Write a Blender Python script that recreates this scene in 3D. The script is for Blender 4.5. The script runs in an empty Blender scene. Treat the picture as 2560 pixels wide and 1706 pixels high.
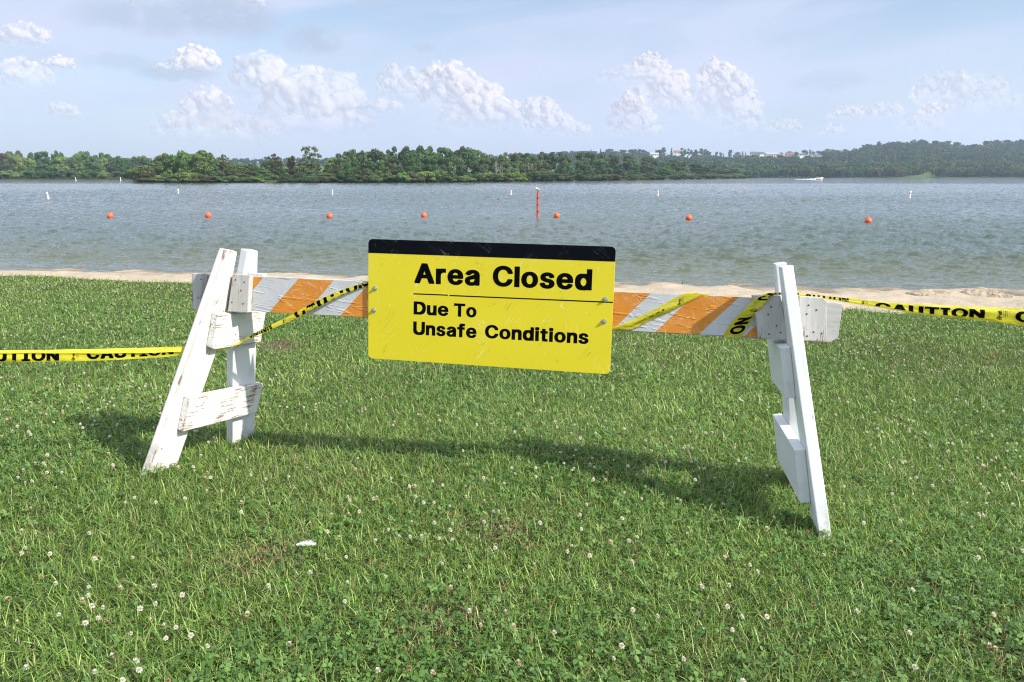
import bpy, bmesh, math, random
import numpy as np
from mathutils import Vector, Matrix

rng = np.random.default_rng(7)
random.seed(7)
SC = bpy.context.scene
COL = SC.collection
R = math.radians

# ------------------------------------------------------------------ camera
F = 1870.0                       # focal length in pixels of the 2560 px wide photograph
PITCH = math.atan((853 - 438) / F)
CAM = np.array([0.0, 0.0, 2.3])  # lake level is z = 0
cam_data = bpy.data.cameras.new("camera")
cam_data.sensor_width = 36.0
cam_data.lens = F / 2560 * 36.0
cam_data.clip_start = 0.05
cam_data.clip_end = 9000.0
cam = bpy.data.objects.new("camera", cam_data)
cam.location = CAM
cam.rotation_euler = (math.pi / 2 - PITCH, 0, 0)
COL.objects.link(cam)
SC.camera = cam

# ------------------------------------------------------------------ light and sky
SUN_AZ, SUN_EL = R(-27.0), R(38.0)      # azimuth measured from +X; the sun stands to the right, a little behind the camera
sun_dir = Vector((math.cos(SUN_EL) * math.cos(SUN_AZ), math.cos(SUN_EL) * math.sin(SUN_AZ), math.sin(SUN_EL)))
sun_data = bpy.data.lights.new("sun", 'SUN')
sun_data.energy = 4.1
sun_data.angle = R(0.9)
sun_data.color = (1.0, 0.95, 0.86)
sun = bpy.data.objects.new("sun", sun_data)
sun.rotation_euler = sun_dir.to_track_quat('Z', 'Y').to_euler()
sun.location = (30, -20, 40)
COL.objects.link(sun)
SC.view_settings.view_transform = 'Standard'
SC.view_settings.look = 'None'
SC.view_settings.exposure = 0.87
SC.view_settings.gamma = 1.0
SC.cycles.use_denoising = True
SC.cycles.denoising_prefilter = 'NONE'
SC.cycles.filter_width = 1.15
SC.cycles.max_bounces = 8
SC.cycles.diffuse_bounces = 3
SC.cycles.glossy_bounces = 3
SC.cycles.transmission_bounces = 4
SC.cycles.transparent_max_bounces = 16
SC.cycles.volume_bounces = 0


class G:
    """small helper round a node tree"""
    def __init__(self, tree):
        self.t = tree
        self.n = tree.nodes
        self.l = tree.links

    def node(self, typ, **kw):
        nd = self.n.new(typ)
        for k, v in kw.items():
            setattr(nd, k, v)
        return nd

    def put(self, sock, v):
        if v is None:
            return
        if isinstance(v, bpy.types.NodeSocket):
            self.l.new(v, sock)
        else:
            sock.default_value = v

    def m(self, op, a=None, b=None, c=None, clamp=False):
        nd = self.node('ShaderNodeMath', operation=op, use_clamp=clamp)
        for i, v in enumerate((a, b, c)):
            self.put(nd.inputs[i], v)
        return nd.outputs[0]

    def vm(self, op, a=None, b=None, c=None):
        nd = self.node('ShaderNodeVectorMath', operation=op)
        for i, v in enumerate((a, b, c)):
            if v is None:
                continue
            if op == 'SCALE' and i == 1:
                self.put(nd.inputs['Scale'], v)
            else:
                self.put(nd.inputs[i], v)
        return nd.outputs['Value'] if op in ('DOT_PRODUCT', 'LENGTH', 'DISTANCE') else nd.outputs['Vector']

    def noise(self, vec, scale, detail=3.0, rough=0.5, dist=0.0, color=False):
        nd = self.node('ShaderNodeTexNoise')
        self.put(nd.inputs['Vector'], vec)
        nd.inputs['Scale'].default_value = scale
        nd.inputs['Detail'].default_value = detail
        nd.inputs['Roughness'].default_value = rough
        nd.inputs['Distortion'].default_value = dist
        return nd.outputs['Color' if color else 'Fac']

    def ramp(self, fac, stops, interp='LINEAR'):
        nd = self.node('ShaderNodeValToRGB')
        nd.color_ramp.interpolation = interp
        el = nd.color_ramp.elements
        while len(el) < len(stops):
            el.new(0.5)
        for e, (p, c) in zip(el, stops):
            e.position = p
            e.color = (c[0], c[1], c[2], 1) if not isinstance(c, (int, float)) else (c, c, c, 1)
        self.put(nd.inputs[0], fac)
        return nd.outputs['Color']

    def mix(self, fac, a, b):
        nd = self.node('ShaderNodeMix', data_type='RGBA')
        self.put(nd.inputs[0], fac)
        for s, v in ((nd.inputs[6], a), (nd.inputs[7], b)):
            if isinstance(v, tuple) and len(v) == 3:
                v = v + (1.0,)
            self.put(s, v)
        return nd.outputs[2]

    def smooth(self, v, lo, hi):
        nd = self.node('ShaderNodeMapRange', interpolation_type='SMOOTHSTEP')
        self.put(nd.inputs[0], v)
        nd.inputs[1].default_value = lo
        nd.inputs[2].default_value = hi
        return nd.outputs[0]

    def xyz(self, v):
        nd = self.node('ShaderNodeSeparateXYZ')
        self.put(nd.inputs[0], v)
        return nd.outputs

    def comb(self, x=0.0, y=0.0, z=0.0):
        nd = self.node('ShaderNodeCombineXYZ')
        for i, v in enumerate((x, y, z)):
            self.put(nd.inputs[i], v)
        return nd.outputs[0]


CP, SP = math.cos(PITCH), math.sin(PITCH)


def ray(px):
    """direction through a pixel of the photograph (2560 x 1706)"""
    a, b = (px[0] - 1280) / F, (853 - px[1]) / F
    return np.array([a, CP + b * SP, -SP + b * CP])


def az_el(px):
    d = ray(px)
    return math.atan2(d[0], d[1]), math.atan2(d[2], math.hypot(d[0], d[1]))


def build_world():
    w = bpy.data.worlds.new("World")
    SC.world = w
    w.use_nodes = True
    g = G(w.node_tree)
    g.n.clear()
    out = g.node('ShaderNodeOutputWorld')
    bg = g.node('ShaderNodeBackground')
    g.l.new(bg.outputs[0], out.inputs[0])
    sky = g.node('ShaderNodeTexSky', sky_type='NISHITA', sun_disc=False)
    sky.sun_elevation = SUN_EL
    sky.sun_rotation = math.pi / 2 - SUN_AZ
    sky.altitude = 100
    sky.air_density = 1.0
    sky.dust_density = 1.2
    sky.ozone_density = 1.6
    STR = 0.09
    d = g.node('ShaderNodeTexCoord').outputs['Generated']
    d = g.vm('NORMALIZE', d)
    x, y, z = g.xyz(d)
    az = g.m('ARCTAN2', x, y)
    el = g.m('ARCSINE', z)
    P = g.comb(az, el, 0.0)
    base = sky.outputs[0]
    # thin high veil, pale, streaked along the horizon
    vx = g.comb(g.m('MULTIPLY', az, 1.3), g.m('MULTIPLY', g.m('ADD', el, g.m('MULTIPLY', az, -0.10)), 7.0), 0.3)
    vn = g.noise(vx, 1.6, 6, 0.55, 0.6)
    vn2 = g.noise(g.comb(az, g.m('MULTIPLY', el, 4.0), 4.0), 2.2, 4, 0.5)
    veil = g.smooth(g.m('ADD', g.m('MULTIPLY', vn, 0.65), g.m('MULTIPLY', vn2, 0.35)), 0.38, 0.62)
    low = g.smooth(el, 0.40, 0.0)
    clear = g.m('MULTIPLY', g.smooth(az, 0.15, 0.62), g.smooth(el, 0.05, 0.20))      # bluer towards the upper right of the view
    veil = g.m('MULTIPLY', g.m('MULTIPLY_ADD', veil, 0.74, g.m('MULTIPLY_ADD', low, 0.10, 0.20), clamp=True), g.m('MULTIPLY_ADD', clear, -0.35, 1.0))
    k = 1.0 / STR
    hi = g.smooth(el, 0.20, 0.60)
    vc = g.mix(hi, (0.375 * k, 0.415 * k, 0.535 * k), (0.66 * k, 0.725 * k, 0.86 * k))      # brighter sky added overhead, above the frame, as fill light for lawn and water
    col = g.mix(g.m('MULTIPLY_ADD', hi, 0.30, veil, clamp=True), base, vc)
    col = g.mix(g.m('MULTIPLY', g.smooth(el, 0.14, 0.0), 0.6), col, (0.32 * k, 0.385 * k, 0.51 * k))      # bluer air low over the far shore
    # cumulus: soft puffs in direction space, their edges broken up by noise
    n1 = g.noise(d, 16, 5, 0.6, color=True)
    n2 = g.noise(d, 60, 6, 0.62, color=True)
    half = (0.5, 0.5, 0.5)
    wv = g.vm('ADD', g.vm('SCALE', g.vm('SUBTRACT', n1, half), 0.022), g.vm('SCALE', g.vm('SUBTRACT', n2, half), 0.012))
    Q = g.vm('ADD', P, wv)

    def puffs(lst, soft):
        acc = None
        for (px, py, rx, ry, op) in lst:
            a, e = az_el((px * 1.088, py * 1.088))
            s = 1.088 / F
            v = g.vm('SUBTRACT', Q, (a, e, 0.0))
            v = g.vm('MULTIPLY', v, (1 / (rx * s), 1 / (ry * s), 0.0))
            q = g.vm('DOT_PRODUCT', v, v)
            mm = g.m('MULTIPLY_ADD', q, -soft, soft, clamp=True)
            if op < 1:
                mm = g.m('MULTIPLY', mm, op)
            acc = mm if acc is None else g.m('MAXIMUM', acc, mm)
        return acc
    haze_puffs = [(640, 250, 280, 120, .36), (1070, 250, 210, 100, .36), (1580, 240, 230, 115, .36), (470, 295, 190, 70, .3), (60, 150, 170, 110, .28), (2180, 250, 240, 90, .28), (1270, 290, 190, 60, .3)]
    grey = [
        (505, 36, 130, 52, 1.0), (560, 45, 60, 30, .8), (340, 40, 160, 38, .8), (490, 68, 26, 14, .5), (718, 94, 70, 30, .9), (700, 104, 50, 18, .9),
        (975, 106, 28, 9, .6), (1905, 187, 85, 24, .4), (285, 146, 90, 18, .45), (405, 168, 95, 20, .8), (575, 210, 40, 16, .3), (850, 5, 40, 14, .5),
        (70, 130, 110, 40, .25), (1010, 200, 26, 14, .5), (1080, 262, 34, 12, .3), (620, 168, 24, 14, .5), (620, 260, 40, 14, .3),
    ]
    col = g.mix(g.m('MULTIPLY', puffs(haze_puffs, 1.0), 0.85), col, (0.46 * k, 0.475 * k, 0.575 * k))
    gm = puffs(grey, 1.3)
    gm = g.m('MULTIPLY', gm, g.smooth(g.noise(d, 30, 4, 0.6), 0.22, 0.5))
    col = g.mix(g.m('MULTIPLY', gm, 0.95), col, (0.285 * k, 0.335 * k, 0.435 * k))
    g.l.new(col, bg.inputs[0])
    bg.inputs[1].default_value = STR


build_world()


# ------------------------------------------------------------------ mesh helpers
def tag(o, label=None, cat=None, group=None, kind=None):
    if label: o['label'] = label
    if cat: o['category'] = cat
    if group: o['group'] = group
    if kind: o['kind'] = kind
    return o


def link(name, me, parent=None, loc=None):
    o = bpy.data.objects.new(name, me)
    COL.objects.link(o)
    if parent is not None:
        o.parent = parent
    if loc is not None:
        o.location = loc
    return o


def empty(name, loc=(0, 0, 0), rz=0.0):
    o = bpy.data.objects.new(name, None)
    o.empty_display_size = 0.1
    o.location = loc
    o.rotation_euler = (0, 0, rz)
    COL.objects.link(o)
    return o


def mesh_np(name, verts, faces, mats=(), smooth=False, attrs=None, midx=None):
    """faces: an (n,k) array of one face size, or a list of such arrays"""
    me = bpy.data.meshes.new(name)
    if not isinstance(faces, list):
        faces = [faces]
    verts = np.asarray(verts, np.float32)
    sizes = np.concatenate([np.full(len(f), f.shape[1], np.int32) for f in faces])
    loops = np.concatenate([f.ravel() for f in faces]).astype(np.int32)
    me.vertices.add(len(verts))
    me.vertices.foreach_set("co", verts.ravel())
    me.loops.add(len(loops))
    me.loops.foreach_set("vertex_index", loops)
    me.polygons.add(len(sizes))
    starts = np.concatenate([[0], np.cumsum(sizes)[:-1]]).astype(np.int32)
    me.polygons.foreach_set("loop_start", starts)
    if smooth:
        me.polygons.foreach_set("use_smooth", np.ones(len(sizes), bool))
    for m in mats:
        me.materials.append(m)
    if midx is not None:
        me.polygons.foreach_set("material_index", np.asarray(midx, np.int32))
    if attrs:
        for k, a in attrs.items():
            at = me.attributes.new(k, 'FLOAT_COLOR' if a.ndim == 2 else 'FLOAT', 'POINT')
            if a.ndim == 2:
                c = np.ones((len(a), 4), np.float32)
                c[:, :3] = a
                at.data.foreach_set("color", c.ravel())
            else:
                at.data.foreach_set("value", a.astype(np.float32))
    me.update(calc_edges=True)
    me.validate()
    return me


def bm_mesh(name, bm, mats=(), smooth=False, sharp=None):
    me = bpy.data.meshes.new(name)
    bm.normal_update()
    bm.to_mesh(me)
    bm.free()
    for m in mats:
        me.materials.append(m)
    if smooth:
        me.polygons.foreach_set("use_smooth", np.ones(len(me.polygons), bool))
        if sharp:
            me.set_sharp_from_angle(angle=R(sharp))
    return me


def vnoise(x, y, seed, scale):
    """smooth value noise, numpy"""
    r = np.random.default_rng(seed)
    T = r.random((256, 256))
    u, v = np.asarray(x) / scale + 37.3, np.asarray(y) / scale + 11.7
    i, j = np.floor(u).astype(int), np.floor(v).astype(int)
    a, b = u - i, v - j
    a, b = a * a * (3 - 2 * a), b * b * (3 - 2 * b)
    i0, j0, i1, j1 = i % 256, j % 256, (i + 1) % 256, (j + 1) % 256
    return (T[i0, j0] * (1 - a) + T[i1, j0] * a) * (1 - b) + (T[i0, j1] * (1 - a) + T[i1, j1] * a) * b


def fbm(x, y, seed, scale, n=4):
    s, w, t = 0, 1.0, 0
    for k in range(n):
        s = s + w * vnoise(x, y, seed + k, scale / 2 ** k)
        t += w
        w *= 0.5
    return s / t


# ------------------------------------------------------------------ materials
def mat(name):
    m = bpy.data.materials.new(name)
    m.use_nodes = True
    g = G(m.node_tree)
    return m, g, g.n['Principled BSDF'], g.n['Material Output']


def simple(name, col, rough=0.6, metal=0.0, vary=0.12, scale=30.0, spec=0.4):
    m, g, b, o = mat(name)
    tc = g.node('ShaderNodeTexCoord').outputs['Object']
    n = g.noise(tc, scale, 4)
    c0 = tuple(c * (1 - vary) for c in col)
    c1 = tuple(min(1, c * (1 + vary)) for c in col)
    g.l.new(g.mix(n, c0, c1), b.inputs['Base Color'])
    b.inputs['Roughness'].default_value = rough
    b.inputs['Metallic'].default_value = metal
    b.inputs['Specular IOR Level'].default_value = spec
    return m


def painted_wood(name, peel, tint=(0.74, 0.735, 0.71), edge=0.5, seed=0.0, grey=0.0):
    """white painted board, x = along the grain; cracked and peeling along the grain, worn edges"""
    m, g, b, o = mat(name)
    p = g.vm('ADD', g.node('ShaderNodeTexCoord').outputs['Object'], (seed, seed * 1.7, seed * 0.6))
    st = g.vm('MULTIPLY', p, (5.0, 75.0, 75.0))
    fine = g.noise(st, 1.0, 5, 0.62, 0.3)
    st2 = g.vm('MULTIPLY', p, (9.0, 150.0, 60.0))
    crack = g.noise(st2, 1.0, 3, 0.5)
    patch = g.noise(p, 7.0, 4, 0.6)
    bev = g.node('ShaderNodeBevel', samples=8)
    bev.inputs['Radius'].default_value = 0.020
    geo = g.node('ShaderNodeNewGeometry')
    e = g.m('SUBTRACT', 1.0, g.vm('DOT_PRODUCT', bev.outputs[0], geo.outputs['True Normal']))
    e = g.smooth(e, 0.005, 0.22)
    amt = g.m('ADD', g.m('MULTIPLY', g.m('SUBTRACT', patch, 0.5), 1.5), g.m('MULTIPLY', e, edge))
    v = g.m('ADD', g.m('ADD', amt, g.m('MULTIPLY', fine, 1.0)), peel)
    bare = g.smooth(v, 0.93, 0.99)
    cr = g.smooth(g.m('ADD', g.m('ADD', crack, g.m('MULTIPLY', g.m('SUBTRACT', patch, 0.5), 0.7)), peel * 0.5), 0.70, 0.74)
    bare = g.m('MAXIMUM', bare, g.m('MULTIPLY', cr, 0.85))
    wood = g.mix(fine, (0.10, 0.055, 0.03), (0.36, 0.21, 0.12))
    stain = g.noise(g.vm('MULTIPLY', p, (2.0, 9.0, 9.0)), 1.0, 4, 0.6)
    dirty = tuple(a * b_ for a, b_ in zip(tint, (0.80, 0.77, 0.70)))
    paint = g.mix(g.smooth(stain, 0.45, 0.80), tint, dirty)
    if grey:
        paint = g.mix(g.m('MULTIPLY', g.smooth(fine, 0.3, 0.7), grey), paint, (0.36, 0.35, 0.33))
    foot = g.m('MULTIPLY', g.smooth(g.xyz(g.node('ShaderNodeTexCoord').outputs['Object'])[0], -0.42, -0.60), g.smooth(g.noise(p, 14.0, 4, 0.7), 0.42, 0.62))
    paint = g.mix(g.m('MULTIPLY', foot, 0.55), paint, (0.24, 0.21, 0.12))
    spots = g.smooth(g.noise(p, 60.0, 2, 0.5), 0.74, 0.77)
    paint = g.mix(g.m('MULTIPLY', spots, 0.5), paint, (0.25, 0.22, 0.18))
    g.l.new(g.mix(bare, paint, wood), b.inputs['Base Color'])
    b.inputs['Roughness'].default_value = 0.55
    b.inputs['Specular IOR Level'].default_value = 0.35
    bmp = g.node('ShaderNodeBump')
    bmp.inputs['Strength'].default_value = 0.55
    bmp.inputs['Distance'].default_value = 0.004
    h = g.m('SUBTRACT', g.m('MULTIPLY', fine, 0.35), g.m('MULTIPLY', bare, 0.5))
    g.l.new(h, bmp.inputs['Height'])
    g.l.new(bmp.outputs[0], b.inputs['Normal'])
    return m


M = {}
M['paint_a'] = painted_wood('peeling white paint', 0.13, edge=0.6, seed=0.0)
M['paint_b'] = painted_wood('white paint worn at the edges', 0.09, edge=0.95, seed=3.1)
M['paint_c'] = painted_wood('sound white paint', -0.16, edge=0.4, seed=7.7, tint=(0.72, 0.735, 0.745))
M['paint_peel'] = painted_wood('badly flaking white paint', 0.20, edge=0.6, seed=5.3)
M['cleat'] = painted_wood('weathered grey white board', 0.07, tint=(0.52, 0.51, 0.49), edge=0.45, seed=1.9, grey=0.5)
M['nail'] = simple('rusty nail', (0.10, 0.045, 0.025), 0.8)
M['black'] = simple('black print', (0.0022, 0.0022, 0.0024), 0.6, vary=0.2, spec=0.03)
M['bolt'] = simple('zinc plated bolt', (0.48, 0.50, 0.52), 0.42, metal=0.85, vary=0.2, scale=120)


def rail_sheeting():
    """reflective rail: orange and silver-white stripes, scratched and wrinkled; object x along the rail, y up"""
    m, g, b, o = mat('scratched striped sheeting')
    p = g.node('ShaderNodeTexCoord').outputs['Object']
    x, y, z = g.xyz(p)
    wob = g.m('MULTIPLY', g.m('SUBTRACT', g.noise(p, 6, 2), 0.5), 0.012)
    t = g.m('DIVIDE', g.m('SUBTRACT', g.m('SUBTRACT', g.m('ADD', x, wob), 0.30), g.m('MULTIPLY', y, 0.92)), 0.405)
    fr = g.m('FRACT', g.m('ADD', t, 10.0))
    orange = g.m('LESS_THAN', fr, 0.5)
    n = g.noise(p, 9, 4)
    oc = g.mix(n, (0.54, 0.19, 0.020), (0.70, 0.27, 0.032))
    wc = g.mix(n, (0.45, 0.46, 0.48), (0.58, 0.59, 0.61))
    base = g.mix(orange, wc, oc)
    # scratches: thin curved lines from distorted bands
    def scr(sc, rot, wd, seed, dens):
        mp = g.node('ShaderNodeMapping')
        mp.inputs['Rotation'].default_value = (0, 0, rot)
        mp.inputs['Location'].default_value = (seed, seed * 2, 0)
        g.l.new(p, mp.inputs[0])
        v = mp.outputs[0]
        vv = g.vm('MULTIPLY', v, (1.0, 14.0, 1.0))
        nn = g.noise(vv, sc, 2, 0.5)
        line = g.m('SUBTRACT', 1.0, g.smooth(g.m('ABSOLUTE', g.m('SUBTRACT', nn, 0.5)), 0.0, wd))
        gate = g.smooth(g.noise(v, 11, 2), dens, dens + 0.05)
        return g.m('MULTIPLY', line, gate)
    s = g.m('MAXIMUM', scr(3.0, 0.5, 0.010, 1.3, 0.52), scr(4.0, -0.25, 0.009, 4.1, 0.50))
    s = g.m('MAXIMUM', s, scr(2.5, 1.25, 0.010, 8.8, 0.54))
    base = g.mix(g.m('MULTIPLY', s, 0.55), base, (0.78, 0.66, 0.54))
    wear = g.smooth(g.noise(p, 24, 5, 0.7), 0.66, 0.72)
    base = g.mix(g.m('MULTIPLY', wear, 0.35), base, (0.74, 0.64, 0.54))
    chip = g.smooth(g.noise(g.vm('ADD', p, (3.3, 1.1, 0)), 13, 3, 0.6), 0.735, 0.75)
    base = g.mix(chip, base, (0.17, 0.12, 0.085))
    g.l.new(base, b.inputs['Base Color'])
    b.inputs['Roughness'].default_value = 0.42
    b.inputs['Specular IOR Level'].default_value = 0.45
    bmp = g.node('ShaderNodeBump')
    bmp.inputs['Strength'].default_value = 0.5
    bmp.inputs['Distance'].default_value = 0.004
    cr = scr(1.6, 0.12, 0.035, 6.6, 0.47)
    g.l.new(g.m('ADD', g.noise(p, 14, 4, 0.6), g.m('MULTIPLY', cr, 0.8)), bmp.inputs['Height'])
    g.l.new(bmp.outputs[0], b.inputs['Normal'])
    return m


M['sheeting'] = rail_sheeting()


def sign_paint(name, c0, c1, rough, marks, mcol):
    m, g, b, o = mat(name)
    p = g.node('ShaderNodeTexCoord').outputs['Object']
    n = g.noise(p, 3.0, 4, 0.6)
    base = g.mix(n, c0, c1)
    def scr(scv, rot, wd, seed, dens):
        mp = g.node('ShaderNodeMapping')
        mp.inputs['Rotation'].default_value = (0, 0, rot)
        mp.inputs['Location'].default_value = (seed, seed * 2, 0)
        g.l.new(p, mp.inputs[0])
        nn = g.noise(g.vm('MULTIPLY', mp.outputs[0], (1.0, 12.0, 1.0)), scv, 2, 0.5)
        line = g.m('SUBTRACT', 1.0, g.smooth(g.m('ABSOLUTE', g.m('SUBTRACT', nn, 0.5)), 0.0, wd))
        return g.m('MULTIPLY', line, g.smooth(g.noise(mp.outputs[0], 9, 2), dens, dens + 0.04))
    s = g.m('MAXIMUM', scr(2.2, 0.6, 0.010, 2.2, 0.575), scr(3.0, -0.9, 0.010, 5.1, 0.58))
    s = g.m('MAXIMUM', s, scr(2.6, 1.4, 0.009, 7.7, 0.59))
    base = g.mix(g.m('MULTIPLY', s, marks), base, mcol)
    s2 = g.m('MAXIMUM', scr(2.4, 2.2, 0.010, 12.2, 0.60), scr(3.4, 0.2, 0.010, 15.1, 0.61))
    base = g.mix(g.m('MULTIPLY', s2, marks * 0.9), base, tuple(c * 0.45 for c in c0))
    sp = g.smooth(g.noise(p, 40, 3, 0.6), 0.73, 0.76)
    base = g.mix(g.m('MULTIPLY', sp, marks * 0.7), base, tuple(c * 0.5 for c in c0))
    g.l.new(base, b.inputs['Base Color'])
    g.l.new(g.m('MULTIPLY_ADD', g.noise(p, 8, 3), 0.2, rough), b.inputs['Roughness'])
    bmp = g.node('ShaderNodeBump')
    bmp.inputs['Strength'].default_value = 0.15
    bmp.inputs['Distance'].default_value = 0.01
    g.l.new(g.noise(p, 2.5, 2), bmp.inputs['Height'])
    g.l.new(bmp.outputs[0], b.inputs['Normal'])
    return m


M['sign_yellow'] = sign_paint('yellow sign paint', (0.66, 0.55, 0.014), (0.74, 0.62, 0.022), 0.30, 0.55, (0.86, 0.80, 0.40))
M['sign_black'] = sign_paint('glossy black sign band', (0.0015, 0.002, 0.004), (0.003, 0.0035, 0.006), 0.22, 0.3, (0.22, 0.23, 0.25))
M['sign_black'].node_tree.nodes['Principled BSDF'].inputs['Specular IOR Level'].default_value = 0.10


def tape_mat():
    m, g, b, o = mat('yellow plastic tape')
    p = g.node('ShaderNodeTexCoord').outputs['Object']
    g.l.new(g.mix(g.noise(p, 12, 3), (0.64, 0.57, 0.03), (0.74, 0.66, 0.06)), b.inputs['Base Color'])
    b.inputs['Roughness'].default_value = 0.30
    tr = g.node('ShaderNodeBsdfTranslucent')
    tr.inputs[0].default_value = (0.80, 0.72, 0.05, 1)
    mx = g.node('ShaderNodeMixShader')
    mx.inputs[0].default_value = 0.32
    g.l.new(b.outputs[0], mx.inputs[1])
    g.l.new(tr.outputs[0], mx.inputs[2])
    g.l.new(mx.outputs[0], o.inputs[0])
    bmp = g.node('ShaderNodeBump')
    bmp.inputs['Strength'].default_value = 0.8
    bmp.inputs['Distance'].default_value = 0.006
    g.l.new(g.noise(g.vm('MULTIPLY', p, (14.0, 14.0, 50.0)), 1.0, 4, 0.6, 1.0), bmp.inputs['Height'])
    g.l.new(bmp.outputs[0], b.inputs['Normal'])
    return m


M['tape'] = tape_mat()


def leafy(name, attr=None, col=(0.06, 0.11, 0.03), trans=0.35, rough=0.5, vary=0.25, spec=0.3, tcol=None, obj_random=False):
    """leaf or grass: diffuse with some light passing through; colour from a per-leaf attribute or from col"""
    m, g, b, o = mat(name)
    if attr:
        c = g.node('ShaderNodeAttribute', attribute_name=attr).outputs['Color']
    else:
        c = col + (1,)
    if obj_random:
        rnd = g.node('ShaderNodeObjectInfo').outputs['Random']
        hs = g.node('ShaderNodeHueSaturation')
        g.put(hs.inputs['Color'], c)
        g.l.new(g.m('MULTIPLY_ADD', rnd, 0.045, 0.478), hs.inputs['Hue'])
        g.l.new(g.m('MULTIPLY_ADD', g.m('FRACT', g.m('MULTIPLY', rnd, 7.3)), 0.6, 0.72), hs.inputs['Value'])
        g.l.new(g.m('MULTIPLY_ADD', g.m('FRACT', g.m('MULTIPLY', rnd, 13.1)), 0.3, 0.8), hs.inputs['Saturation'])
        c = hs.outputs[0]
    g.put(b.inputs['Base Color'], c)
    b.inputs['Roughness'].default_value = rough
    b.inputs['Specular IOR Level'].default_value = spec
    tr = g.node('ShaderNodeBsdfTranslucent')
    br = g.node('ShaderNodeMix', data_type='RGBA', blend_type='MULTIPLY')
    br.inputs[0].default_value = 1.0
    g.put(br.inputs[6], c)
    br.inputs[7].default_value = (1.5, 1.45, 0.9, 1)
    g.l.new(br.outputs[2], tr.inputs[0])
    mx = g.node('ShaderNodeMixShader')
    mx.inputs[0].default_value = trans
    g.l.new(b.outputs[0], mx.inputs[1])
    g.l.new(tr.outputs[0], mx.inputs[2])
    g.l.new(mx.outputs[0], o.inputs[0])
    return m


M['grass'] = leafy('grass blade', 'col', trans=0.24, rough=0.42, spec=0.28)
M['clover'] = leafy('clover leaf', 'col', trans=0.25, rough=0.55, spec=0.3)
M['petal'] = leafy('clover petals', 'col', trans=0.25, rough=0.7, spec=0.2)


# ------------------------------------------------------------------ terrain
def plane_z(x, y):
    return CAM[2] - 1.2458 - 0.032 - 0.0233 * x - 0.0784 * y


def shore_y(x):                      # the waterline, y at x
    return 17.1 - 0.16 * x


def edge_y(x):                       # where the lawn ends and the sand begins
    return 13.35 - 0.303 * x + 0.35 * (vnoise(x, x * 0 + 3, 5, 1.3) - 0.5) + 0.25 * (vnoise(x, x * 0 + 9, 6, 0.4) - 0.5)


def ground_z(x, y):
    x, y = np.asarray(x, float), np.asarray(y, float)
    a = plane_z(x, y)
    b = (shore_y(x) - y) * 0.055 - 0.02
    k = 0.12
    h = np.clip(0.5 + 0.5 * (a - b) / k, 0, 1)
    z = b * (1 - h) + a * h + k * h * (1 - h)          # smooth max
    hump = 0.05 * np.exp(-((x - 0.1) / 1.1) ** 2 - ((y - 4.15) / 0.7) ** 2)
    bumps = 0.030 * (fbm(x, y, 21, 1.4, 3) - 0.5)
    return z + hump + bumps


def grid_mesh(name, xs, ys, zf, m, attrs=None):
    X, Y = np.meshgrid(xs, ys)
    Z = zf(X, Y)
    V = np.stack([X, Y, Z], -1).reshape(-1, 3)
    nx, ny = len(xs), len(ys)
    i = (np.arange(ny - 1)[:, None] * nx + np.arange(nx - 1)[None, :]).ravel()
    Fc = np.stack([i, i + 1, i + nx + 1, i + nx], 1)
    return mesh_np(name, V, Fc, [m], True), V, Fc


def soil_mat():
    m, g, b, o = mat('lawn soil and thatch')
    p = g.node('ShaderNodeNewGeometry').outputs['Position']
    n = g.noise(p, 22, 5, 0.65)
    n2 = g.noise(p, 1.1, 3)
    c = g.mix(n, (0.022, 0.022, 0.010), (0.045, 0.056, 0.020))
    c = g.mix(g.m('MULTIPLY', n2, 0.5), c, (0.045, 0.085, 0.022))
    g.l.new(c, b.inputs['Base Color'])
    b.inputs['Roughness'].default_value = 0.95
    b.inputs['Specular IOR Level'].default_value = 0.1
    return m


def sand_mat():
    m, g, b, o = mat('beach sand')
    p = g.node('ShaderNodeNewGeometry').outputs['Position']
    n = g.noise(p, 3.2, 5, 0.65)
    fine = g.noise(p, 60, 3, 0.6)
    c = g.mix(n, (0.33, 0.268, 0.188), (0.48, 0.40, 0.292))
    c = g.mix(g.m('MULTIPLY', g.smooth(fine, 0.55, 0.75), 0.45), c, (0.22, 0.15, 0.09))
    deb = g.smooth(g.noise(g.vm('MULTIPLY', p, (5.0, 14.0, 5.0)), 1.0, 5, 0.7), 0.60, 0.68)
    c = g.mix(g.m('MULTIPLY', deb, 0.6), c, (0.13, 0.09, 0.055))
    wet = g.smooth(g.xyz(p)[2], 0.075, 0.005)
    c = g.mix(g.m('MULTIPLY', wet, 0.8), c, (0.17, 0.125, 0.08))
    g.l.new(c, b.inputs['Base Color'])
    b.inputs['Roughness'].default_value = 0.9
    bmp = g.node('ShaderNodeBump')
    bmp.inputs['Strength'].default_value = 1.0
    bmp.inputs['Distance'].default_value = 0.06
    g.l.new(g.m('ADD', n, g.m('MULTIPLY', fine, 0.25)), bmp.inputs['Height'])
    g.l.new(bmp.outputs[0], b.inputs['Normal'])
    return m


def sand_z(x, y):
    z = ground_z(x, y) - 0.025
    on = np.clip((shore_y(x) - y + 0.4) / 0.8, 0, 1) * np.clip((y - edge_y(x) + 0.6) / 0.8, 0, 1)
    z = z + on * (0.16 * (fbm(x, y, 61, 0.9, 4) - 0.45) + 0.07 * (fbm(x, y, 66, 0.32, 3) - 0.5) + 0.03)
    return z


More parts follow.
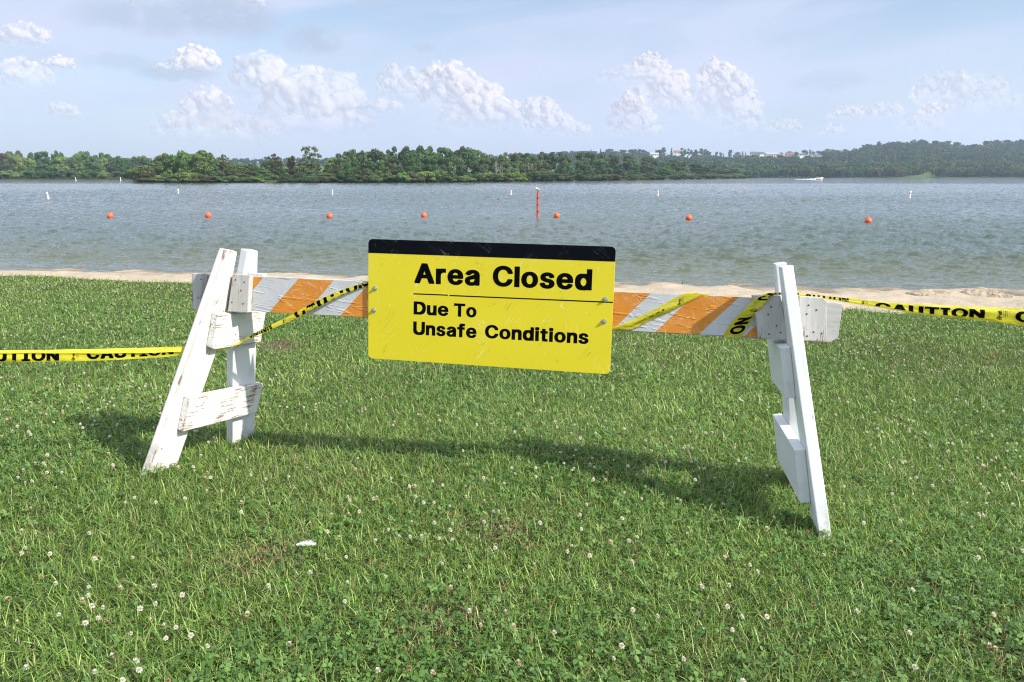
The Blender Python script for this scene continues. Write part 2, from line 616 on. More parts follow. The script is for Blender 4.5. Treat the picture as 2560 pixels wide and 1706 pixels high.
M['soil'] = soil_mat()
M['sand'] = sand_mat()
me, V, Fc = grid_mesh('lawn', np.linspace(-40, 40, 260), np.concatenate([np.linspace(-30, 0, 20), np.linspace(0.3, 30, 200)]),
                      lambda x, y: ground_z(x, y) - np.where(y > edge_y(x) + 0.05, 0.35, 0.0), M['soil'])
lawn = tag(link('lawn', me), kind='structure')
xs = np.concatenate([np.linspace(-200, -24, 30), np.linspace(-23, 23, 520), np.linspace(24, 200, 30)])
me, V, Fc = grid_mesh('beach', xs, np.concatenate([np.linspace(3.0, 8.9, 40), np.linspace(9.0, 22.0, 260), np.linspace(22.5, 60, 20)]),
                      lambda x, y: np.where(np.abs(x) < 60, sand_z(x, y), (shore_y(np.clip(x, -60, 60)) - y) * 0.055), M['sand'])
beach = tag(link('beach', me), kind='structure')


# ------------------------------------------------------------------ lake: wind waves as real geometry
def wave_tile(L, N, lp, seed, wdir, spread=2.0):
    r = np.random.default_rng(seed)
    k1 = np.fft.fftfreq(N, L / N) * 2 * np.pi
    KX, KY = np.meshgrid(k1, k1)
    K = np.hypot(KX, KY) + 1e-9
    kp = 2 * np.pi / lp
    S = np.exp(-1.25 * (kp / K) ** 2) * K ** -3.6
    cs = (KX * math.cos(wdir) + KY * math.sin(wdir)) / K
    S = S * np.clip(np.abs(cs), 0, 1) ** spread
    S[0, 0] = 0
    A = np.sqrt(S) * (r.normal(size=(N, N)) + 1j * r.normal(size=(N, N)))
    H = np.real(np.fft.ifft2(A))
    return H / H.std()


def tile_sample(T, L, x, y):
    N = T.shape[0]
    u, v = np.mod(x / L, 1) * N, np.mod(y / L, 1) * N
    i, j = np.floor(u).astype(int) % N, np.floor(v).astype(int) % N
    a, b = u - np.floor(u), v - np.floor(v)
    i1, j1 = (i + 1) % N, (j + 1) % N
    return (T[j, i] * (1 - a) + T[j, i1] * a) * (1 - b) + (T[j1, i] * (1 - a) + T[j1, i1] * a) * b


def water_mat():
    m, g, b, o = mat('murky lake water')
    p = g.node('ShaderNodeNewGeometry').outputs['Position']
    x, y, z = g.xyz(p)
    sh = g.m('SUBTRACT', g.m('ADD', y, g.m('MULTIPLY', x, 0.16)), 17.1)     # metres out from the waterline
    n = g.noise(p, 0.05, 4)
    deep = g.mix(n, (0.058, 0.084, 0.078), (0.084, 0.110, 0.098))
    c = g.mix(g.smooth(sh, -1.0, 11.0), (0.078, 0.090, 0.046), deep)
    g.l.new(c, b.inputs['Base Color'])
    b.inputs['Roughness'].default_value = 0.06
    b.inputs['IOR'].default_value = 1.333
    bmp = g.node('ShaderNodeBump')
    bmp.inputs['Strength'].default_value = 0.6
    bmp.inputs['Distance'].default_value = 0.06
    pp = g.vm('MULTIPLY', p, (0.55, 1.4, 1.0))
    h = g.m('ADD', g.noise(pp, 2.6, 4, 0.6), g.m('MULTIPLY', g.noise(pp, 8.0, 2, 0.5), 0.35))
    g.l.new(h, bmp.inputs['Height'])
    g.l.new(bmp.outputs[0], b.inputs['Normal'])
    return m


M['water'] = water_mat()


def build_lake():
    ys = [11.0]
    while ys[-1] < 210:
        ys.append(ys[-1] * 1.0025 + 0.002)
    while ys[-1] < 2300:
        ys.append(ys[-1] * 1.03)
    ys = np.array(ys)
    nc = 1000
    tx = np.linspace(-1.0, 1.0, nc)
    Y = np.repeat(ys[:, None], nc, 1)
    X = tx[None, :] * (Y * 0.82 + 7.0)
    wd = R(87)
    T1, L1 = wave_tile(31.0, 1024, 0.75, 3, wd, 9.0), 31.0
    T2, L2 = wave_tile(17.0, 1024, 0.36, 4, R(92), 7.0), 17.0
    ca, sa = math.cos(0.05), math.sin(0.05)
    out = Y + 0.16 * X - 17.1
    amp = np.clip((out + 1.2) / 6.0, 0.28, 1.0)
    h1, h2 = tile_sample(T1, L1, X, Y), tile_sample(T2, L2, X * ca + Y * sa, -X * sa + Y * ca)
    gust = 0.35 + 1.25 * fbm(X * 0.6, Y, 91, 22.0, 4)
    far = np.clip(1.25 - Y / 420.0, 0.35, 1.0)
    h1, h2 = h1 + .22 * (h1 * h1 - 1), h2 + .22 * (h2 * h2 - 1)
    Z = gust * far * (0.0185 * h1 * amp + 0.0095 * h2 * np.clip(amp * 1.5, 0, 1))
    Z = Z + 0.10 * np.clip(Z, 0, None) ** 1.0 * np.clip(Z / 0.06, 0, 1)
    # low swell that steepens as it runs in over the shallows
    ph = out * (2 * np.pi / 2.1) + 3.0 * fbm(X, Y, 71, 5.0, 2)
    sw = np.maximum(np.sin(ph), 0) ** 3
    Z = Z + 0.055 * sw * np.exp(-((out - 2.6) / 2.4) ** 2) * np.clip(fbm(X, Y, 72, 3.2, 2) * 2.4 - 0.65, 0, 1)
    V = np.stack([X, Y, Z], -1).reshape(-1, 3)
    ny = len(ys)
    i = (np.arange(ny - 1)[:, None] * nc + np.arange(nc - 1)[None, :]).ravel()
    Fc = np.stack([i, i + 1, i + nc + 1, i + nc], 1)
    return tag(link('lake_water', mesh_np('lake_water', V, Fc, [M['water']], True)), kind='structure')


lake = build_lake()

# ------------------------------------------------------------------ barricade frames
A0 = np.array([-1.5, 3.985, 1.68])                       # a point on the rail's front face (mid height)
UX = np.array([0.97643614, -0.21580654, 0.0])
_t = R(4.6)
UY = math.cos(_t) * np.array([0, 0, 1.0]) - math.sin(_t) * np.array([-0.21580654, -0.97643614, 0.0])
_r = -0.0085                                             # the rail dips slightly towards the nearer trestle
UX, UY = math.cos(_r) * UX + math.sin(_r) * UY, -math.sin(_r) * UX + math.cos(_r) * UY
UZ = np.cross(UX, UY)                                    # out of the face, towards the camera
RAILM = Matrix(((UX[0], UY[0], UZ[0], A0[0]), (UX[1], UY[1], UZ[1], A0[1]), (UX[2], UY[2], UZ[2], A0[2]), (0, 0, 0, 1)))


def on_rail(px, off=0.0):
    """the point of the rail's face plane (moved out by off) that a pixel shows"""
    o = A0 + UZ * off
    d = ray(px)
    return CAM + d * (((o - CAM) @ UZ) / (d @ UZ))


def rail_uv(px, off=0.0):
    q = on_rail(px, off) - A0
    return float(q @ UX), float(q @ UY)


def rails(u, v, z=0.0):
    return A0 + UX * u + UY * v + UZ * z


def frame_matrix(loc, ang):
    a, b, c = ang
    m = Matrix.Rotation(a, 4, 'Z') @ Matrix.Rotation(b, 4, 'Y') @ Matrix.Rotation(c, 4, 'X')
    m.translation = Vector(loc)
    return m


LEFT = frame_matrix((-1.855, 3.5962, 2.3 - 1.4724), (-0.3667, 0.2166, -0.1147))     # axes: n (towards the rail's middle), w (back), v (up)
RIGHT = frame_matrix((1.3169, 2.9427, 2.3 - 1.5202), (-0.1737, -0.1653, -0.0466))


def board(name, parent, pm, pts, t0, t1, m, grain, bevel=0.004, nails=(), swap=False):
    """a board cut to the outline pts in the (w, v) plane of a trestle frame pm, from thickness t0 to t1 along n;
    its own axes: x along the grain, y across, z through the thickness"""
    gx = np.array([0, grain[0], grain[1]], float)
    gx /= np.linalg.norm(gx)
    gz = np.array([1.0, 0, 0])
    gy = np.cross(gz, gx)
    c = np.array([(t0 + t1) / 2, np.mean([p[0] for p in pts]), np.mean([p[1] for p in pts])])
    L = Matrix(((gx[0], gy[0], gz[0], c[0]), (gx[1], gy[1], gz[1], c[1]), (gx[2], gy[2], gz[2], c[2]), (0, 0, 0, 1)))
    Li = L.inverted()
    bm = bmesh.new()
    lo = [bm.verts.new(Li @ Vector((t0, p[0], p[1]))) for p in pts]
    hi = [bm.verts.new(Li @ Vector((t1, p[0], p[1]))) for p in pts]
    n = len(pts)
    bm.faces.new(hi)
    bm.faces.new(lo[::-1])
    for i in range(n):
        bm.faces.new((lo[i], lo[(i + 1) % n], hi[(i + 1) % n], hi[i]))
    bmesh.ops.recalc_face_normals(bm, faces=bm.faces)
    bmesh.ops.bevel(bm, geom=list(bm.edges), offset=bevel, segments=2, affect='EDGES', profile=0.6)
    for (w, v, s) in nails:
        q = Li @ Vector((t1 if s > 0 else t0, w, v))
        r = bmesh.ops.create_cone(bm, cap_ends=True, segments=8, radius1=0.0042, radius2=0.0036, depth=0.003, matrix=Matrix.Translation(q))
        for f in {f for vv in r['verts'] for f in vv.link_faces}:
            f.material_index = 1
    o = link(name, bm_mesh(name, bm, [m, M['nail']]), parent)
    o.matrix_local = pm @ L
    return o


bar = empty('barricade', (-0.2, 3.7, 0.0))
bar.location = (0, 0, 0)
tag(bar, 'old wooden barricade with orange and white striped rail between two white trestles', 'barricade')
T = 0.046
SINK = 0.07

# ---- trestle by the near end of the caution tape (far end of the rail)
front_leg = [(-.243 * SINK, -SINK), (.198 - .243 * SINK, -SINK), (.362, .672), (.368, 1.150), (.279, 1.158)]
back_leg = [(.622 + .247 * SINK, -SINK), (.818 + .247 * SINK, -SINK), (.531, 1.158), (.446, 1.158), (.455, .672)]
board('leg', bar, LEFT, front_leg, -T, 0, M['paint_b'], (.243, 1), nails=((.06, .10, 1),))
board('leg', bar, LEFT, back_leg, -T, 0, M['paint_c'], (-.247, 1))
lb = board('crossbar', bar, LEFT, [(.146, .188), (.742, .180), (.752, .362), (.150, .374)], 0.001, T * .86, M['paint_peel'], (1, 0))
lb['label'] = 'lower crossbar with flaking paint'
board('crossbar', bar, LEFT, [(.252, .640), (.275, .628), (.655, .630), (.650, .815), (.252, .820)], 0.001, T * .86, M['paint_a'], (1, 0),
      nails=((.42, .70, 1), (.50, .665, 1)))

# ---- trestle at the nearer end
fl = [(-.228 * SINK, -SINK), (.160 - .228 * SINK, -SINK), (.338, .660), (.350, 1.150), (.263, 1.155)]
bl = [(.612 + .228 * SINK, -SINK), (.79 + .228 * SINK, -SINK), (.50, 1.155), (.43, 1.155), (.437, .66)]
board('leg', bar, RIGHT, fl, 0, T + .004, M['paint_c'], (.228, 1), nails=((.05, .42, 1),))
board('leg', bar, RIGHT, bl, 0, T + .004, M['paint_c'], (-.228, 1))
board('crossbar', bar, RIGHT, [(.126, .114), (.736, .114), (.736, .358), (.126, .360)], -T, -.001, M['paint_c'], (1, 0))
board('crossbar', bar, RIGHT, [(.235, .565), (.640, .565), (.640, .797), (.235, .799)], -T, -.001, M['paint_c'], (1, 0))


# ---- rail with its sheeting and cleats; local axes x along, y up, z towards the camera
def plate(name, parent, pm, pts, z0, z1, mats, bevel=0.003, grain_up=False, nails=(), segs=2):
    bm = bmesh.new()
    lo = [bm.verts.new((p[0], p[1], z0)) for p in pts]
    hi = [bm.verts.new((p[0], p[1], z1)) for p in pts]
    n = len(pts)
    bm.faces.new(hi)
    bm.faces.new(lo[::-1])
    for i in range(n):
        bm.faces.new((lo[i], lo[(i + 1) % n], hi[(i + 1) % n], hi[i]))
    bmesh.ops.recalc_face_normals(bm, faces=bm.faces)
    if bevel:
        bmesh.ops.bevel(bm, geom=list(bm.edges), offset=bevel, segments=segs, affect='EDGES', profile=0.6)
    for (x, y) in nails:
        r = bmesh.ops.create_cone(bm, cap_ends=True, segments=8, radius1=0.0045, radius2=0.0038, depth=0.003, matrix=Matrix.Translation((x, y, z1)))
        for f in {f for vv in r['verts'] for f in vv.link_faces}:
            f.material_index = 1
    o = bpy.data.objects.new(name, None)
    if grain_up:                                    # own x axis along the upright grain
        Rm = Matrix.Rotation(math.pi / 2, 4, 'Z')
        bmesh.ops.transform(bm, matrix=Rm.inverted(), verts=bm.verts)
        pm = pm @ Rm
    o = link(name, bm_mesh(name, bm, mats), parent)
    o.matrix_local = pm
    return o


rail = plate('rail', bar, RAILM, [(-.215, .090), (-.222, .096), (3.03, .084), (3.062, .078), (3.056, -.075), (3.025, -.098), (-.20, -.093), (-.222, -.06)],
             -.046, -.0015, [M['cleat'], M['nail']])
plate('striped_sheeting', rail, Matrix(), [(.06, .0905), (2.72, .0905), (2.72, -.0925), (.06, -.0925)], -.0012, .0004, [M['sheeting']], bevel=0.0)


def cleat(pts, nails, back=False):
    z = (.0015, .045) if not back else (-.094, -.0475)
    return plate('cleat', bar, RAILM, pts, z[0], z[1], [M['cleat'], M['nail']], 0.004, True, nails)


cleat([(.028, .104), (.126, .102), (.108, -.098), (-.008, -.096)], [(.045, .075), (.095, .065), (.02, -.045), (.085, -.05), (.075, .02)])
cleat([(-.215, .100), (-.148, .100), (-.172, -.096), (-.222, -.094)], [(-.16, .07), (-.18, -.03)])
cleat([(2.664, .104), (2.787, .108), (2.838, -.092), (2.706, -.094)], [(2.75, .055), (2.74, .02), (2.78, -.03), (2.75, -.07), (2.80, -.06)])
cleat([(2.866, .109), (2.968, .106), (2.984, .09), (3.000, -.075), (2.990, -.092), (2.872, -.092)],
      [(2.91, .07), (2.945, .05), (2.905, .03), (2.94, -.05), (2.975, -.055), (2.915, -.07)])
cleat([(.055, .106), (.150, .106), (.150, -.09), (.055, -.09)], [], back=True)
cleat([(2.70, .100), (2.80, .100), (2.80, -.09), (2.70, -.09)], [], back=True)


